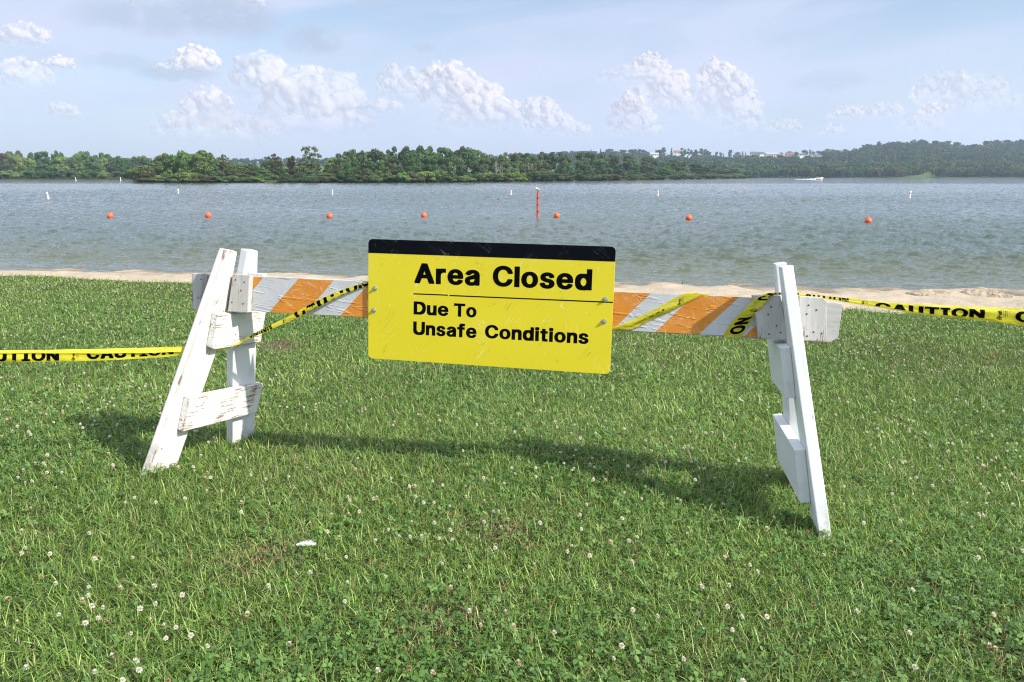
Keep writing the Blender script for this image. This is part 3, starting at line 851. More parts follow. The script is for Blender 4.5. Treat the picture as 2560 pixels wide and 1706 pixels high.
# ------------------------------------------------------------------ lettering
# heavy grotesque outlines, font units, capitals about 560 high
GLYPHS = {'A': [[-20,-26,122,-26,126,-8,130,-4,130,2,132,2,138,26,142,30,142,36,144,36,152,66,156,70,156,76,158,76,166,106,170,110,170,116,308,116,312,102,316,98,322,74,326,70,332,46,336,42,342,18,346,14,352,-10,356,-14,358,-26,498,-26,498,32,494,36,490,54,488,54,484,70,480,74,480,80,478,80,476,92,472,96,468,114,466,114,462,130,458,134,454,152,452,152,448,168,444,172,444,178,442,178,440,190,436,194,432,212,430,212,426,228,422,232,418,250,416,250,412,266,408,270,404,288,400,292,396,310,392,314,390,326,386,330,382,348,378,352,376,364,372,368,368,386,364,390,360,408,356,412,354,424,350,428,346,446,342,450,340,462,336,466,332,484,328,488,324,506,320,510,320,516,318,516,318,522,316,522,312,534,164,534,158,512,154,508,150,490,146,486,142,468,138,464,134,446,130,442,126,424,122,420,118,402,114,398,110,380,106,376,102,358,98,354,94,336,90,332,86,314,82,310,78,292,74,288,70,270,66,266,62,248,58,244,54,226,50,222,46,204,42,200,38,182,34,178,30,160,26,156,22,138,18,134,14,116,10,112,6,94,2,90,-2,72,-6,68,-10,50,-14,46,-14,40,-16,40,-16,34,-20,28],[212,224,210,224,210,230,212,230,218,254,222,258,222,264,224,264,224,270,226,270,226,276,230,282,236,310,240,314,240,308,242,308,242,302,246,296,246,288,248,288,254,264,258,260,258,254,260,254,260,248,262,248,262,242,264,242,264,236,266,236,270,224]], 'r': [[18,-26,150,-26,150,228,152,228,152,236,154,236,156,248,158,248,162,260,168,264,168,268,180,280,184,280,186,284,190,284,192,288,196,288,200,292,206,292,210,296,280,296,280,410,156,410,156,408,148,408,142,404,18,404]], 'e': [[190,-32,248,-32,248,-30,272,-28,272,-26,296,-20,296,-18,328,-4,330,0,334,0,336,4,340,4,342,8,352,12,374,34,374,38,380,42,386,56,390,58,394,72,396,72,396,78,400,82,400,90,402,90,396,106,392,106,390,110,386,110,382,114,366,116,366,118,358,118,358,120,350,120,350,122,342,122,342,124,332,124,332,126,324,126,324,128,294,128,294,126,288,126,288,124,280,122,278,118,274,118,264,96,250,82,246,82,230,72,196,72,196,74,180,76,174,82,170,82,150,102,148,110,144,112,138,134,136,134,136,144,382,144,382,146,396,150,406,160,408,194,406,194,406,232,404,232,402,256,400,256,400,264,396,270,392,290,388,294,388,300,386,300,378,320,372,324,372,328,368,330,364,340,350,352,350,356,346,356,328,374,320,376,318,380,314,380,314,382,310,382,310,384,306,384,290,394,284,394,284,396,278,396,278,398,272,398,272,400,266,400,260,404,236,406,236,408,158,406,158,404,152,404,146,400,126,396,126,394,94,380,92,376,82,372,78,366,74,366,42,334,42,330,34,322,32,314,28,312,26,304,22,302,12,268,10,268,10,262,8,262,4,236,2,236,2,228,0,228,-2,174,0,174,0,150,2,150,6,120,8,120,8,112,10,112,12,100,16,96,18,84,20,84,26,68,30,66,32,58,36,56,38,48,42,46,42,42,56,30,56,26,64,18,68,18,72,12,76,12,80,6,84,6,92,-2,96,-2,96,-4,100,-4,100,-6,104,-6,104,-8,108,-8,124,-18,136,-20,136,-22,144,-22,144,-24,152,-24,152,-26,160,-26,160,-28,168,-28,168,-30,190,-30],[138,244,136,246,138,246,138,252,142,256,144,266,148,268,148,272,154,276,154,280,168,294,172,294,174,298,178,298,182,302,204,304,204,306,234,300,244,288,248,288,248,284,252,282,252,278,260,270,260,266,266,258,266,250,268,250,268,244]], 'a': [[128,-32,204,-30,204,-28,232,-22,246,-12,262,-22,268,-22,268,-24,348,-24,348,-22,362,-18,372,-8,372,0,374,0,374,252,372,252,372,278,370,278,370,288,368,288,364,312,362,312,358,326,352,332,350,340,342,348,342,352,326,368,322,368,320,372,316,372,314,376,310,376,308,380,304,380,296,388,282,392,282,394,276,394,276,396,266,398,266,400,254,400,254,402,244,402,244,404,234,404,234,406,224,406,224,408,164,408,164,406,140,404,140,402,132,402,132,400,124,400,124,398,100,392,100,390,72,378,62,368,58,368,54,362,50,362,26,336,26,332,18,324,18,320,8,304,6,290,8,290,8,282,12,280,12,276,16,276,18,272,22,272,26,268,32,268,32,266,38,266,44,262,52,262,58,258,66,258,72,254,80,254,86,250,112,250,112,252,126,256,128,260,132,260,140,270,144,270,154,282,158,282,166,292,170,292,184,306,216,304,216,302,224,300,234,288,234,284,228,280,222,280,218,276,212,276,208,272,202,272,198,268,192,268,188,264,172,260,164,254,158,254,154,250,148,250,144,246,138,246,134,242,118,238,110,232,74,222,74,220,50,210,48,206,44,206,42,202,32,198,20,186,20,182,10,172,10,168,2,156,2,150,0,150,-2,132,-4,132,-4,118,-6,118,-4,80,-2,80,-2,72,2,66,2,58,4,58,12,38,16,36,16,32,22,28,22,24,28,20,28,16,36,8,40,8,46,0,60,-6,62,-10,66,-10,78,-18,84,-18,88,-22,94,-22,94,-24,100,-24,106,-28,128,-30],[164,70,140,76,136,80,136,84,132,86,132,90,128,94,130,122,140,132,154,136,154,138,172,140,172,142,180,142,180,144,190,144,190,146,198,146,198,148,208,148,208,150,218,150,218,152,240,156,238,120,236,120,236,114,234,114,228,98,224,96,224,92,214,82,210,82,208,78,204,78,200,74,182,72,182,70]], 'C': [[236,-30,310,-30,310,-28,322,-28,322,-26,338,-24,338,-22,352,-20,352,-18,358,-18,362,-14,380,-10,380,-8,388,-6,390,-2,406,4,414,12,418,12,422,18,426,18,430,24,434,24,442,34,446,34,456,44,456,48,466,56,466,60,470,62,472,70,476,72,476,76,484,84,484,88,494,104,498,122,502,126,506,152,508,152,506,168,502,170,502,174,498,174,496,178,482,182,482,184,398,184,398,182,392,182,392,180,384,178,382,174,378,174,378,170,372,164,372,156,370,156,370,150,366,146,366,140,364,140,360,128,354,124,354,120,344,112,344,108,338,102,334,102,330,96,326,96,324,92,320,92,314,86,306,86,306,84,300,84,294,80,258,78,258,80,244,80,244,82,222,86,222,88,210,92,198,104,194,104,184,114,184,118,172,128,168,140,164,142,164,146,156,158,156,164,154,164,154,170,150,174,148,188,146,188,146,198,144,198,144,208,142,208,142,226,140,226,140,282,142,282,142,300,144,300,144,310,146,310,146,322,148,322,148,330,152,334,154,346,158,350,158,356,164,362,166,370,170,372,172,380,184,390,184,394,194,404,198,404,210,416,214,416,226,424,234,424,234,426,248,428,248,430,290,430,296,426,316,422,318,418,322,418,330,408,334,408,342,398,346,398,354,390,354,386,358,384,358,380,360,380,360,376,370,360,372,344,378,338,378,334,382,334,384,330,398,326,398,324,482,324,482,326,496,330,506,340,508,356,506,356,504,374,502,374,502,382,500,382,494,406,490,408,482,428,478,430,478,434,474,436,474,440,470,442,466,452,458,458,458,462,442,478,438,478,430,488,426,488,422,494,418,494,408,504,404,504,404,506,400,506,400,508,396,508,396,510,392,510,376,520,370,520,370,522,364,522,364,524,358,524,358,526,352,526,352,528,346,528,346,530,340,530,340,532,334,532,328,536,290,538,290,540,246,540,246,538,212,536,212,534,204,534,198,530,170,524,170,522,166,522,154,514,148,514,148,512,124,502,122,498,118,498,112,490,108,490,102,482,98,482,72,456,72,452,60,442,60,438,56,436,48,418,40,410,40,406,32,394,32,388,26,380,26,374,22,370,22,364,18,360,14,332,12,332,12,320,10,320,10,310,8,310,4,242,6,242,8,198,10,198,16,158,18,158,18,150,20,150,20,144,24,140,24,134,28,130,28,124,32,120,32,114,34,114,40,98,48,90,50,82,54,80,56,72,60,70,60,66,72,56,72,52,96,28,100,28,104,22,108,22,114,14,118,14,126,6,130,6,130,4,134,4,134,2,138,2,138,0,142,0,142,-2,146,-2,146,-4,150,-4,150,-6,154,-6,170,-16,176,-16,176,-18,184,-18,184,-20,192,-20,192,-22,200,-22,200,-24,208,-24,208,-26,216,-26,216,-28,236,-28]], 'l': [[18,-26,150,-26,150,534,18,534]], 'o': [[186,-32,252,-30,258,-26,282,-22,282,-20,288,-20,288,-18,324,-2,326,2,336,6,342,14,346,14,350,20,354,20,354,24,374,44,374,48,382,56,384,64,388,66,390,74,394,76,396,88,398,88,400,98,402,98,404,108,406,108,406,116,408,116,408,124,410,124,410,132,412,132,412,142,414,142,414,150,416,150,416,186,418,186,416,188,416,226,414,226,404,274,402,274,400,284,396,288,394,300,390,302,382,320,378,322,374,332,366,338,366,342,354,352,354,356,350,356,346,362,342,362,328,376,324,376,322,380,318,380,318,382,314,382,314,384,310,384,310,386,306,386,290,396,262,402,262,404,254,404,254,406,234,406,234,408,160,406,160,404,152,404,146,400,126,396,126,394,94,380,92,376,88,376,74,362,70,362,42,334,42,330,38,328,30,310,26,308,26,304,18,292,16,280,12,276,12,270,10,270,4,234,2,234,2,224,0,224,-2,174,0,174,0,150,2,150,6,120,8,120,8,112,10,112,12,100,16,96,18,84,20,84,26,68,30,66,32,58,36,56,38,48,42,46,42,42,70,14,74,14,80,6,84,6,92,-2,96,-2,96,-4,100,-4,100,-6,104,-6,104,-8,108,-8,108,-10,112,-10,128,-20,134,-20,134,-22,150,-24,150,-26,164,-28,164,-30,186,-30],[196,72,188,74,188,76,180,76,178,80,174,80,152,104,152,108,150,108,150,112,140,128,140,136,138,136,136,158,134,158,134,176,132,176,132,200,134,200,134,218,136,218,140,246,142,246,142,252,144,252,152,272,156,274,156,278,180,300,210,306,210,304,224,304,224,302,230,302,230,300,242,296,258,280,258,276,266,268,268,258,270,258,274,244,276,244,276,238,278,238,278,230,280,230,282,188,284,186,282,186,280,144,278,144,278,138,274,132,274,124,272,124,264,104,258,100,258,96,242,80,238,80,234,76,228,76,222,72]], 's': [[148,-32,220,-32,220,-30,250,-26,250,-24,274,-18,274,-16,290,-10,292,-6,310,2,314,8,318,8,322,14,326,14,336,24,336,28,344,34,350,48,358,56,358,64,360,64,364,84,366,84,366,106,368,106,366,108,366,124,364,124,364,134,362,134,362,142,360,142,360,148,356,152,356,158,350,164,350,168,346,170,346,174,340,178,340,182,332,190,328,190,318,202,314,202,312,206,308,206,308,208,304,208,304,210,300,210,300,212,296,212,280,222,268,224,268,226,260,226,260,228,246,230,240,234,230,234,230,236,222,236,222,238,214,238,214,240,206,240,206,242,198,242,198,244,190,244,190,246,182,246,182,248,158,254,146,266,146,288,162,304,176,306,176,308,200,308,200,306,214,302,224,292,236,266,252,256,258,256,258,254,296,256,296,258,336,266,336,268,348,272,350,276,354,276,354,280,358,282,358,290,360,290,358,302,356,302,356,308,354,308,350,322,346,324,342,336,338,338,338,342,334,344,330,354,318,366,314,366,310,372,306,372,302,378,298,378,296,382,292,382,292,384,288,384,288,386,284,386,268,396,262,396,262,398,256,398,256,400,250,400,244,404,222,406,222,408,152,408,152,406,132,404,132,402,124,402,124,400,112,398,108,394,102,394,102,392,70,378,62,370,58,370,34,346,34,342,30,340,28,332,24,330,24,326,20,322,14,294,12,294,12,258,14,258,14,246,16,246,18,232,20,232,22,222,24,222,26,214,30,212,30,208,36,204,36,200,50,186,54,186,66,174,70,174,86,164,92,164,100,158,106,158,106,156,112,156,112,154,118,154,118,152,124,152,124,150,130,150,136,146,144,146,144,144,152,144,152,142,160,142,160,140,216,128,230,116,232,98,230,98,228,88,218,78,204,74,204,72,196,72,196,70,170,70,170,72,150,76,136,92,126,118,110,128,104,128,104,130,76,130,76,128,66,128,66,126,48,124,48,122,40,122,40,120,30,120,30,118,24,118,24,116,12,112,2,102,0,90,2,90,8,60,10,60,16,44,20,42,20,38,26,34,26,30,50,6,54,6,64,-4,68,-4,68,-6,72,-6,72,-8,76,-8,76,-10,80,-10,96,-20,110,-22,110,-24,124,-26,124,-28,148,-30]], 'd': [[144,-34,254,-34,254,-32,262,-32,262,-30,272,-30,276,-26,408,-26,408,534,276,534,276,404,264,406,264,408,254,408,254,410,144,410,144,408,126,408,126,406,118,406,112,402,104,402,104,400,76,388,60,372,56,372,46,362,46,358,34,348,30,336,26,334,26,330,16,314,16,308,14,308,14,302,10,298,6,278,4,278,4,268,2,268,2,258,0,258,0,234,-2,234,-2,144,0,144,0,120,2,120,8,84,12,80,18,58,20,58,22,50,26,48,32,32,38,28,38,24,48,16,48,12,56,4,60,4,74,-10,78,-10,78,-12,82,-12,82,-14,86,-14,102,-24,108,-24,108,-26,114,-26,114,-28,120,-28,126,-32,144,-32],[200,80,194,82,192,86,188,86,186,90,182,90,156,118,156,122,146,138,140,162,138,162,134,194,136,194,136,206,138,206,142,232,144,232,156,260,162,264,162,268,178,284,182,284,184,288,188,288,196,296,206,298,206,296,212,296,218,290,226,288,232,280,236,280,244,272,244,268,250,264,250,260,254,258,254,254,256,254,256,250,266,234,270,208,272,208,272,196,274,196,274,182,272,182,272,170,270,170,270,160,268,160,268,154,264,148,264,140,262,140,252,116,228,90,216,86,210,80]], 'D': [[24,-26,272,-26,272,-24,304,-24,304,-22,344,-14,344,-12,360,-8,368,-2,374,-2,382,4,388,4,392,10,396,10,398,14,408,18,412,24,416,24,448,56,448,60,454,66,456,74,460,76,462,84,470,92,470,98,474,102,474,108,476,108,478,118,482,122,482,128,486,132,486,144,488,144,488,154,490,154,490,164,492,164,492,174,494,174,496,216,498,216,498,294,496,294,494,338,492,338,486,378,482,382,482,388,478,392,478,398,474,402,470,418,466,420,464,428,460,430,460,434,454,440,448,454,422,478,422,482,412,486,408,492,398,496,394,502,390,502,374,512,368,512,352,522,342,522,342,524,334,524,334,526,326,526,326,528,318,528,318,530,310,530,310,532,286,532,286,534,24,534],[164,82,162,82,162,426,222,424,222,422,230,422,230,420,238,420,238,418,246,418,246,416,256,416,272,406,286,402,290,396,294,396,298,390,302,390,328,364,340,338,344,336,344,330,346,330,346,324,348,324,348,318,350,318,350,312,354,306,360,268,362,268,362,242,360,242,354,204,352,204,344,174,340,172,340,168,334,162,328,148,308,128,308,124,298,120,294,114,290,114,282,106,272,104,272,102,258,98,254,94,248,94,248,92,230,90,230,88,222,88,222,86,206,86,206,84]], 'u': [[122,-30,246,-30,246,-28,252,-28,258,-24,262,-24,262,-26,394,-26,394,404,260,404,260,158,258,158,254,136,248,128,248,122,240,114,240,110,228,100,228,96,220,94,218,90,214,90,202,82,196,86,190,86,186,92,182,92,168,106,168,110,164,112,164,116,158,122,158,128,156,128,156,134,152,140,152,156,150,156,150,404,18,404,18,78,20,78,20,70,22,70,22,60,24,60,26,48,30,44,30,38,32,38,36,26,40,24,44,14,64,-6,68,-6,76,-14,80,-14,96,-24,122,-28]], 'T': [[158,-26,294,-26,294,426,454,426,454,534,-4,534,-4,426,158,426]], 'U': [[204,-34,314,-34,314,-32,338,-32,338,-30,346,-30,346,-28,354,-28,354,-26,364,-26,364,-24,376,-22,384,-16,390,-16,394,-12,400,-12,402,-8,406,-8,408,-4,412,-4,420,4,428,6,454,32,454,36,460,40,460,44,470,54,470,58,476,66,476,72,482,80,482,86,484,86,484,94,486,94,486,102,488,102,488,110,490,110,492,146,494,146,494,534,358,534,358,204,356,204,356,180,354,180,350,158,346,154,342,138,336,134,336,130,330,126,330,122,312,104,308,104,300,96,296,96,288,90,282,90,274,84,266,84,266,82,244,84,240,88,234,88,234,90,218,96,210,104,206,104,186,124,186,128,178,136,178,140,168,156,164,178,162,178,162,192,160,192,160,534,24,534,24,136,26,136,26,114,28,114,34,82,36,82,48,54,56,46,56,42,90,6,94,6,96,2,100,2,102,-2,106,-2,114,-10,128,-14,132,-18,138,-18,142,-22,162,-26,162,-28,180,-30,180,-32,204,-32]], 'n': [[18,-26,150,-26,150,222,152,222,154,240,158,244,158,250,160,250,164,262,170,266,170,270,184,284,188,284,190,288,194,288,206,296,222,292,230,282,234,282,240,276,244,266,250,262,250,256,252,256,252,250,254,250,254,244,258,238,258,218,260,218,260,-26,394,-26,394,266,392,266,392,298,390,298,388,318,386,318,386,326,384,326,384,332,380,336,378,348,372,352,372,356,368,358,364,368,348,384,344,384,332,396,326,396,326,398,316,400,312,404,288,408,288,410,178,410,178,408,160,408,154,404,18,404]], 'f': [[46,-26,178,-26,178,300,264,300,264,404,178,404,178,408,180,408,180,416,182,416,186,430,198,442,264,442,266,456,268,456,268,462,272,468,272,476,274,476,274,482,276,482,276,488,280,494,280,548,260,548,260,550,242,550,242,552,224,552,224,554,124,554,124,552,104,548,104,546,92,542,90,538,82,536,60,514,58,506,54,504,54,500,50,496,50,488,46,482,46,404,-30,404,-30,300,46,300]], 'i': [[18,-26,150,-26,150,404,18,404],[34,418,134,418,134,420,142,422,154,436,158,436,158,442,162,446,162,520,160,520,158,530,148,540,142,540,142,542,132,544,132,546,122,548,122,550,46,550,46,548,40,548,40,546,30,544,26,540,20,540,10,530,10,522,6,516,6,446,8,446,10,438,26,422,30,422]], 't': [[96,-26,248,-24,248,38,246,38,246,46,244,46,244,56,242,56,238,80,180,80,166,94,164,110,162,110,162,300,240,300,240,404,162,404,162,496,30,496,30,404,-30,404,-30,300,30,300,30,48,32,48,32,36,34,36,34,30,38,26,42,12,48,8,48,4,54,0,56,-6,60,-6,62,-10,66,-10,74,-18,96,-24]]}
TAPE_GLYPHS = {'C': [[242,-36,302,-36,360,-24,404,-4,434,16,486,74,506,116,516,152,512,172,490,188,390,188,368,172,356,136,328,102,282,84,236,88,210,100,188,120,168,150,152,196,148,234,152,312,166,356,184,384,212,410,256,424,286,424,312,416,334,402,350,384,368,336,378,326,398,318,482,318,502,326,514,340,516,356,506,394,488,432,468,460,408,510,366,530,316,544,250,546,202,540,118,506,62,456,32,410,2,320,-4,244,4,176,26,110,62,52,112,8,136,-6,188,-28]], 'A': [[-28,-30,130,-30,178,112,300,112,350,-30,506,-30,506,36,320,538,156,538,-28,32],[222,228,240,284,258,228]], 'U': [[206,-38,312,-38,362,-32,408,-16,448,12,478,50,496,94,502,142,502,538,350,538,350,208,346,174,334,142,314,116,292,100,262,88,234,96,206,114,186,140,172,172,168,200,168,538,16,538,16,134,22,92,40,50,72,10,110,-16,156,-32]], 'T': [[150,-30,302,-30,302,422,462,422,462,538,-12,538,-12,422,150,422]], 'I': [[-12,-30,314,-30,314,86,228,86,228,422,314,422,314,538,-12,538,-12,422,74,422,74,86,-12,86]], 'O': [[242,-36,292,-36,348,-28,414,2,460,40,508,110,530,176,536,232,536,276,528,340,508,398,470,458,416,506,396,516,350,536,284,546,250,546,184,536,118,506,88,480,60,452,26,398,4,332,-4,264,6,168,26,110,60,56,120,2,188,-28],[264,84,236,88,210,100,188,120,168,150,152,196,148,274,152,312,166,356,186,386,224,416,240,422,278,424,322,410,348,386,366,358,382,312,386,242,382,196,368,154,346,120,320,98,302,90]], 'N': [[16,-30,168,-30,166,246,342,-30,508,-30,508,538,356,538,356,264,182,538,16,538]]}


def text_mesh(body, table, gap=40):
    """outline lettering as flat polygons in the xy plane; returns a bmesh"""
    from mathutils.geometry import tessellate_polygon
    bm = bmesh.new()
    x = 0.0
    for ch in body:
        loops = [[Vector((L[i], L[i + 1], 0)) for i in range(0, len(L), 2)] for L in table[ch]]
        x0 = min(p.x for L in loops for p in L)
        x1 = max(p.x for L in loops for p in L)
        area = lambda L: sum(L[i - 1].x * L[i].y - L[i].x * L[i - 1].y for i in range(len(L)))
        big = max(loops, key=lambda L: abs(area(L)))
        sg = area(big) > 0
        outer = [L for L in loops if (area(L) > 0) == sg]
        holes = [L for L in loops if (area(L) > 0) != sg]
        for O in outer:
            group = [O] + (holes if O is big else [])
            pts = [p for L in group for p in L]
            vs = [bm.verts.new((p.x - x0 + x, p.y, 0)) for p in pts]
            for t in tessellate_polygon(group):
                try:
                    bm.faces.new([vs[i] for i in t])
                except ValueError:
                    pass
        x += x1 - x0 + gap
    for f in bm.faces:
        if f.normal.z < 0:
            f.normal_flip()
    return bm


def fit(bm, x0, x1, y0, y1, ref=None):
    """scale the lettering into a box; ref: (ymin, ymax) of the capitals in font units"""
    xs_ = [v.co.x for v in bm.verts]
    a, b = min(xs_), max(xs_)
    c, d = ref if ref else (min(v.co.y for v in bm.verts), max(v.co.y for v in bm.verts))
    for v in bm.verts:
        v.co.x = x0 + (v.co.x - a) / (b - a) * (x1 - x0)
        v.co.y = y0 + (v.co.y - c) / (d - c) * (y1 - y0)
        v.co.z = 0
    return bm


CAPS = (-26.0, 535.0)

# ------------------------------------------------------------------ the sign
SC_U, SC_V, SHW, SHH = 1.4085, 0.0, 0.6265, 0.3078
SIGNM = Matrix.Translation(Vector(rails(SC_U, SC_V, 0.010)))
rot = Matrix(((UX[0], UY[0], UZ[0]), (UX[1], UY[1], UZ[1]), (UX[2], UY[2], UZ[2]))).to_4x4()
SIGNM = SIGNM @ rot @ Matrix.Rotation(-0.003, 4, 'Z')


def rounded(w, h, r, n=8):
    pts = []
    for cx, cy, a0 in ((w - r, h - r, 0), (-w + r, h - r, 90), (-w + r, -h + r, 180), (w - r, -h + r, 270)):
        for k in range(n + 1):
            a = R(a0 + 90 * k / n)
            pts.append((cx + r * math.cos(a), cy + r * math.sin(a)))
    return pts


sign = plate('warning_sign', None, SIGNM, rounded(SHW, SHH, .024), 0.0, .003, [M['sign_yellow']], bevel=0.0006, segs=1)
tag(sign, 'yellow area closed warning sign with black top band bolted to the striped rail', 'sign')


def sign_part(name, bm, m, z, smooth=False):
    for v in bm.verts:
        v.co.z += z
    return link(name, bm_mesh(name, bm, [m], smooth), sign)


bm = bmesh.new()                                    # black band across the top, following the rounded corners
pts = [p for p in rounded(SHW, SHH, .024) if p[1] > SHH - .0735]
pts = pts + [(-SHW, SHH - .071), (SHW, SHH - .071)]
bm.faces.new([bm.verts.new((p[0], p[1], 0)) for p in pts])
sign_part('black_band', bm, M['sign_black'], .0034)


def words_on_sign(body, u0, u1, base, cap):
    bm = fit(text_mesh(body, GLYPHS), u0 - SC_U, u1 - SC_U, base, base + cap, CAPS)
    sign_part('lettering', bm, M['black'], .0034)


words_on_sign('Area', 1.0318, 1.3721, .0935, .1015)
words_on_sign('Closed', 1.4382, 1.9286, .0955, .1015)
words_on_sign('Due', 1.0286, 1.2130, -.0655, .0665)
words_on_sign('To', 1.2420, 1.3595, -.0650, .0665)
words_on_sign('Unsafe', 1.0275, 1.3618, -.1690, .0675)
words_on_sign('Conditions', 1.4054, 1.9245, -.1655, .0675)
bm = bmesh.new()
for a, b in ((1.0275, 1.2090), (1.2175, 2.0330)):
    q = [(a, .0360), (b, .0372 if b < 1.5 else .0400), (b, .0430 if b < 1.5 else .0460), (a, .0420)]
    bm.faces.new([bm.verts.new((x - SC_U, y, 0)) for x, y in q])
sign_part('dividing_line', bm, M['black'], .0034)
rr = random.Random(11)
for (u, v) in ((.8185, .0568), (.8125, -.0561), (1.9957, .0550), (1.994, -.0517)):
    bm = bmesh.new()
    bmesh.ops.create_cone(bm, cap_ends=True, segments=20, radius1=.0125, radius2=.0118, depth=.0022, matrix=Matrix.Translation((0, 0, .0014)))
    bmesh.ops.create_cone(bm, cap_ends=True, segments=6, radius1=.0078, radius2=.0072, depth=.006, matrix=Matrix.Translation((0, 0, .0055)) @ Matrix.Rotation(rr.random(), 4, 'Z'))
    bmesh.ops.create_cone(bm, cap_ends=True, segments=10, radius1=.004, radius2=.0032, depth=.004, matrix=Matrix.Translation((0, 0, .0103)))
    o = link('bolt', bm_mesh('bolt', bm, [M['bolt']]), sign)
    o.location = (u - SC_U, v - SC_V, .003)


# ------------------------------------------------------------------ caution tape
def lerp_rows(rows, s):
    """rows: list of (bottom point, top point); s in 0..1 by cumulative length"""
    B = np.array([r[0] for r in rows]); Tt = np.array([r[1] for r in rows])
    c = (B + Tt) / 2
    L = np.concatenate([[0], np.cumsum(np.linalg.norm(np.diff(c, axis=0), axis=1))])
    s = np.asarray(s) * L[-1]
    f = lambda A: np.stack([np.interp(s, L, A[:, k]) for k in range(3)], -1)
    return f(B), f(Tt), L[-1]


def smooth_rows(rows, n):
    B, Tt, L = lerp_rows(rows, np.linspace(0, 1, n))
    k = np.ones(5) / 5
    for A in (B, Tt):
        for j in range(3):
            p = np.pad(A[:, j], 2, mode='reflect', reflect_type='odd')
            A[:, j] = np.convolve(p, k, 'valid')
    return B, Tt, L


def facing(B, Tt):
    d = np.gradient((B + Tt) / 2, axis=0)
    n = np.cross(d, Tt - B)
    n /= np.linalg.norm(n, axis=1)[:, None] + 1e-9
    s = np.sign(((CAM - (B + Tt) / 2) * n).sum(1))
    return n * np.median(s)


tape_bm = bmesh.new()


def ribbon(rows, n=60, belly=0.004, flap=None, words=(), ripple=0.0024, seed=0):
    """one run of tape; flap(s) -> fraction of the height covered by the folded-over edge, from the top (positive) or from below (negative);
    words: (text, s0, s1, v0a, v1a, v0b, v1b): lettering between s0 and s1 with its foot and head heights at both ends"""
    B, Tt, L = smooth_rows(rows, n)
    N = facing(B, Tt)
    nv = 6
    r = np.random.default_rng(seed)
    ph = r.random(3) * 6.28
    S = np.linspace(0, 1, n)

    def surf(s, v, lift=0.0):
        x = np.clip(s, 0, 1) * (n - 1)
        i = min(int(x), n - 2)
        a = x - i
        b_, t_, nn = (B[i] * (1 - a) + B[i + 1] * a), (Tt[i] * (1 - a) + Tt[i + 1] * a), (N[i] * (1 - a) + N[i + 1] * a)
        h = np.linalg.norm(t_ - b_)
        k = min(1.0, h / 0.05)
        off = belly * k * math.sin(math.pi * v) + ripple * k * (math.sin(9 * v + ph[0] + 7 * s) + .7 * math.sin(31 * s * L + ph[1] + 3 * v))
        return b_ + (t_ - b_) * v + nn * (off + lift)
    def strip(f0, f1, lift0, lift1):
        grid = [[tape_bm.verts.new(surf(s, f0(s) + (f1(s) - f0(s)) * j / nv, lift0 + (lift1 - lift0) * j / nv)) for j in range(nv + 1)] for s in S]
        for i in range(n - 1):
            for j in range(nv):
                f = tape_bm.faces.new((grid[i][j], grid[i + 1][j], grid[i + 1][j + 1], grid[i][j + 1]))
                f.smooth = True
    strip(lambda s: 0.0, lambda s: 1.0, 0, 0)
    if flap:
        strip(lambda s: (1.0 if flap(s) > 0 else 0.0), lambda s: (1 - flap(s) if flap(s) > 0 else -flap(s)), 0.0004, 0.0045)
    for (body, s0, s1, va, ha, vb, hb) in words:
        tb = glyphs(body)
        for k in range(1, 24):
            bmesh.ops.bisect_plane(tb, geom=tb.verts[:] + tb.edges[:] + tb.faces[:], plane_co=(k / 24, 0, 0), plane_no=(1, 0, 0))
        for k in (.25, .5, .75):
            bmesh.ops.bisect_plane(tb, geom=tb.verts[:] + tb.edges[:] + tb.faces[:], plane_co=(0, k, 0), plane_no=(0, 1, 0))
        mp = {}
        for v in tb.verts:
            s = s0 + (s1 - s0) * v.co.x
            lo, hi = va + (vb - va) * v.co.x, ha + (hb - ha) * v.co.x
            vv = lo + (hi - lo) * v.co.y
            mp[v] = tape_bm.verts.new(surf(s, min(max(vv, .03), .97), .0008))
        for f in tb.faces:
            q = [mp[v] for v in f.verts]
            if len(set(q)) == len(q):
                nf_ = tape_bm.faces.new(q)
                nf_.material_index = 1
        tb.free()
    return L


def glyphs(body):
    if body == '@':                                   # the maker's small swirl and the fine print beside it, set across the tape
        bm = bmesh.new()
        def stroke(pts, w):
            Lf, Rt = [], []
            for i, p in enumerate(pts):
                a, b = pts[max(i - 1, 0)], pts[min(i + 1, len(pts) - 1)]
                d = math.hypot(b[0] - a[0], b[1] - a[1]) + 1e-9
                nx, ny = -(b[1] - a[1]) / d * w, (b[0] - a[0]) / d * w
                Lf.append(bm.verts.new((p[0] + nx, p[1] + ny * .8, 0)))
                Rt.append(bm.verts.new((p[0] - nx, p[1] - ny * .8, 0)))
            for i in range(len(pts) - 1):
                bm.faces.new((Lf[i], Rt[i], Rt[i + 1], Lf[i + 1]))
        stroke([(.25 + .22 * math.cos(a), .16 + .13 * math.sin(a)) for a in np.linspace(0.4, 6.0, 14)], .045)
        stroke([(.28 + .08 * math.cos(a), .17 + .05 * math.sin(a)) for a in np.linspace(0.0, 5.2, 8)], .035)
        stroke([(.12, .36), (.40, .42), (.14, .48)], .045)
        stroke([(.42, .54), (.16, .58), (.20, .66), (.44, .66)], .045)
        stroke([(.12, .74), (.46, .76)], .05)
        stroke([(.12, .86), (.46, .90)], .05)
        for x in (.62, .76, .90):
            stroke([(x, .28), (x, .92)], .018)
        return bm
    bm = text_mesh(body, TAPE_GLYPHS, 40)
    return fit(bm, 0, 1, 0, 1)


def pt(px, y):
    """a point at distance y ahead of the camera"""
    d = ray(px)
    return CAM + d * (y / d[1])


def left_pt(px, n=0.0):
    a = np.array(LEFT.translation); nn = np.array(LEFT.col[0])[:3]
    d = ray(px)
    return CAM + d * (((a + nn * n - CAM) @ nn) / (d @ nn))


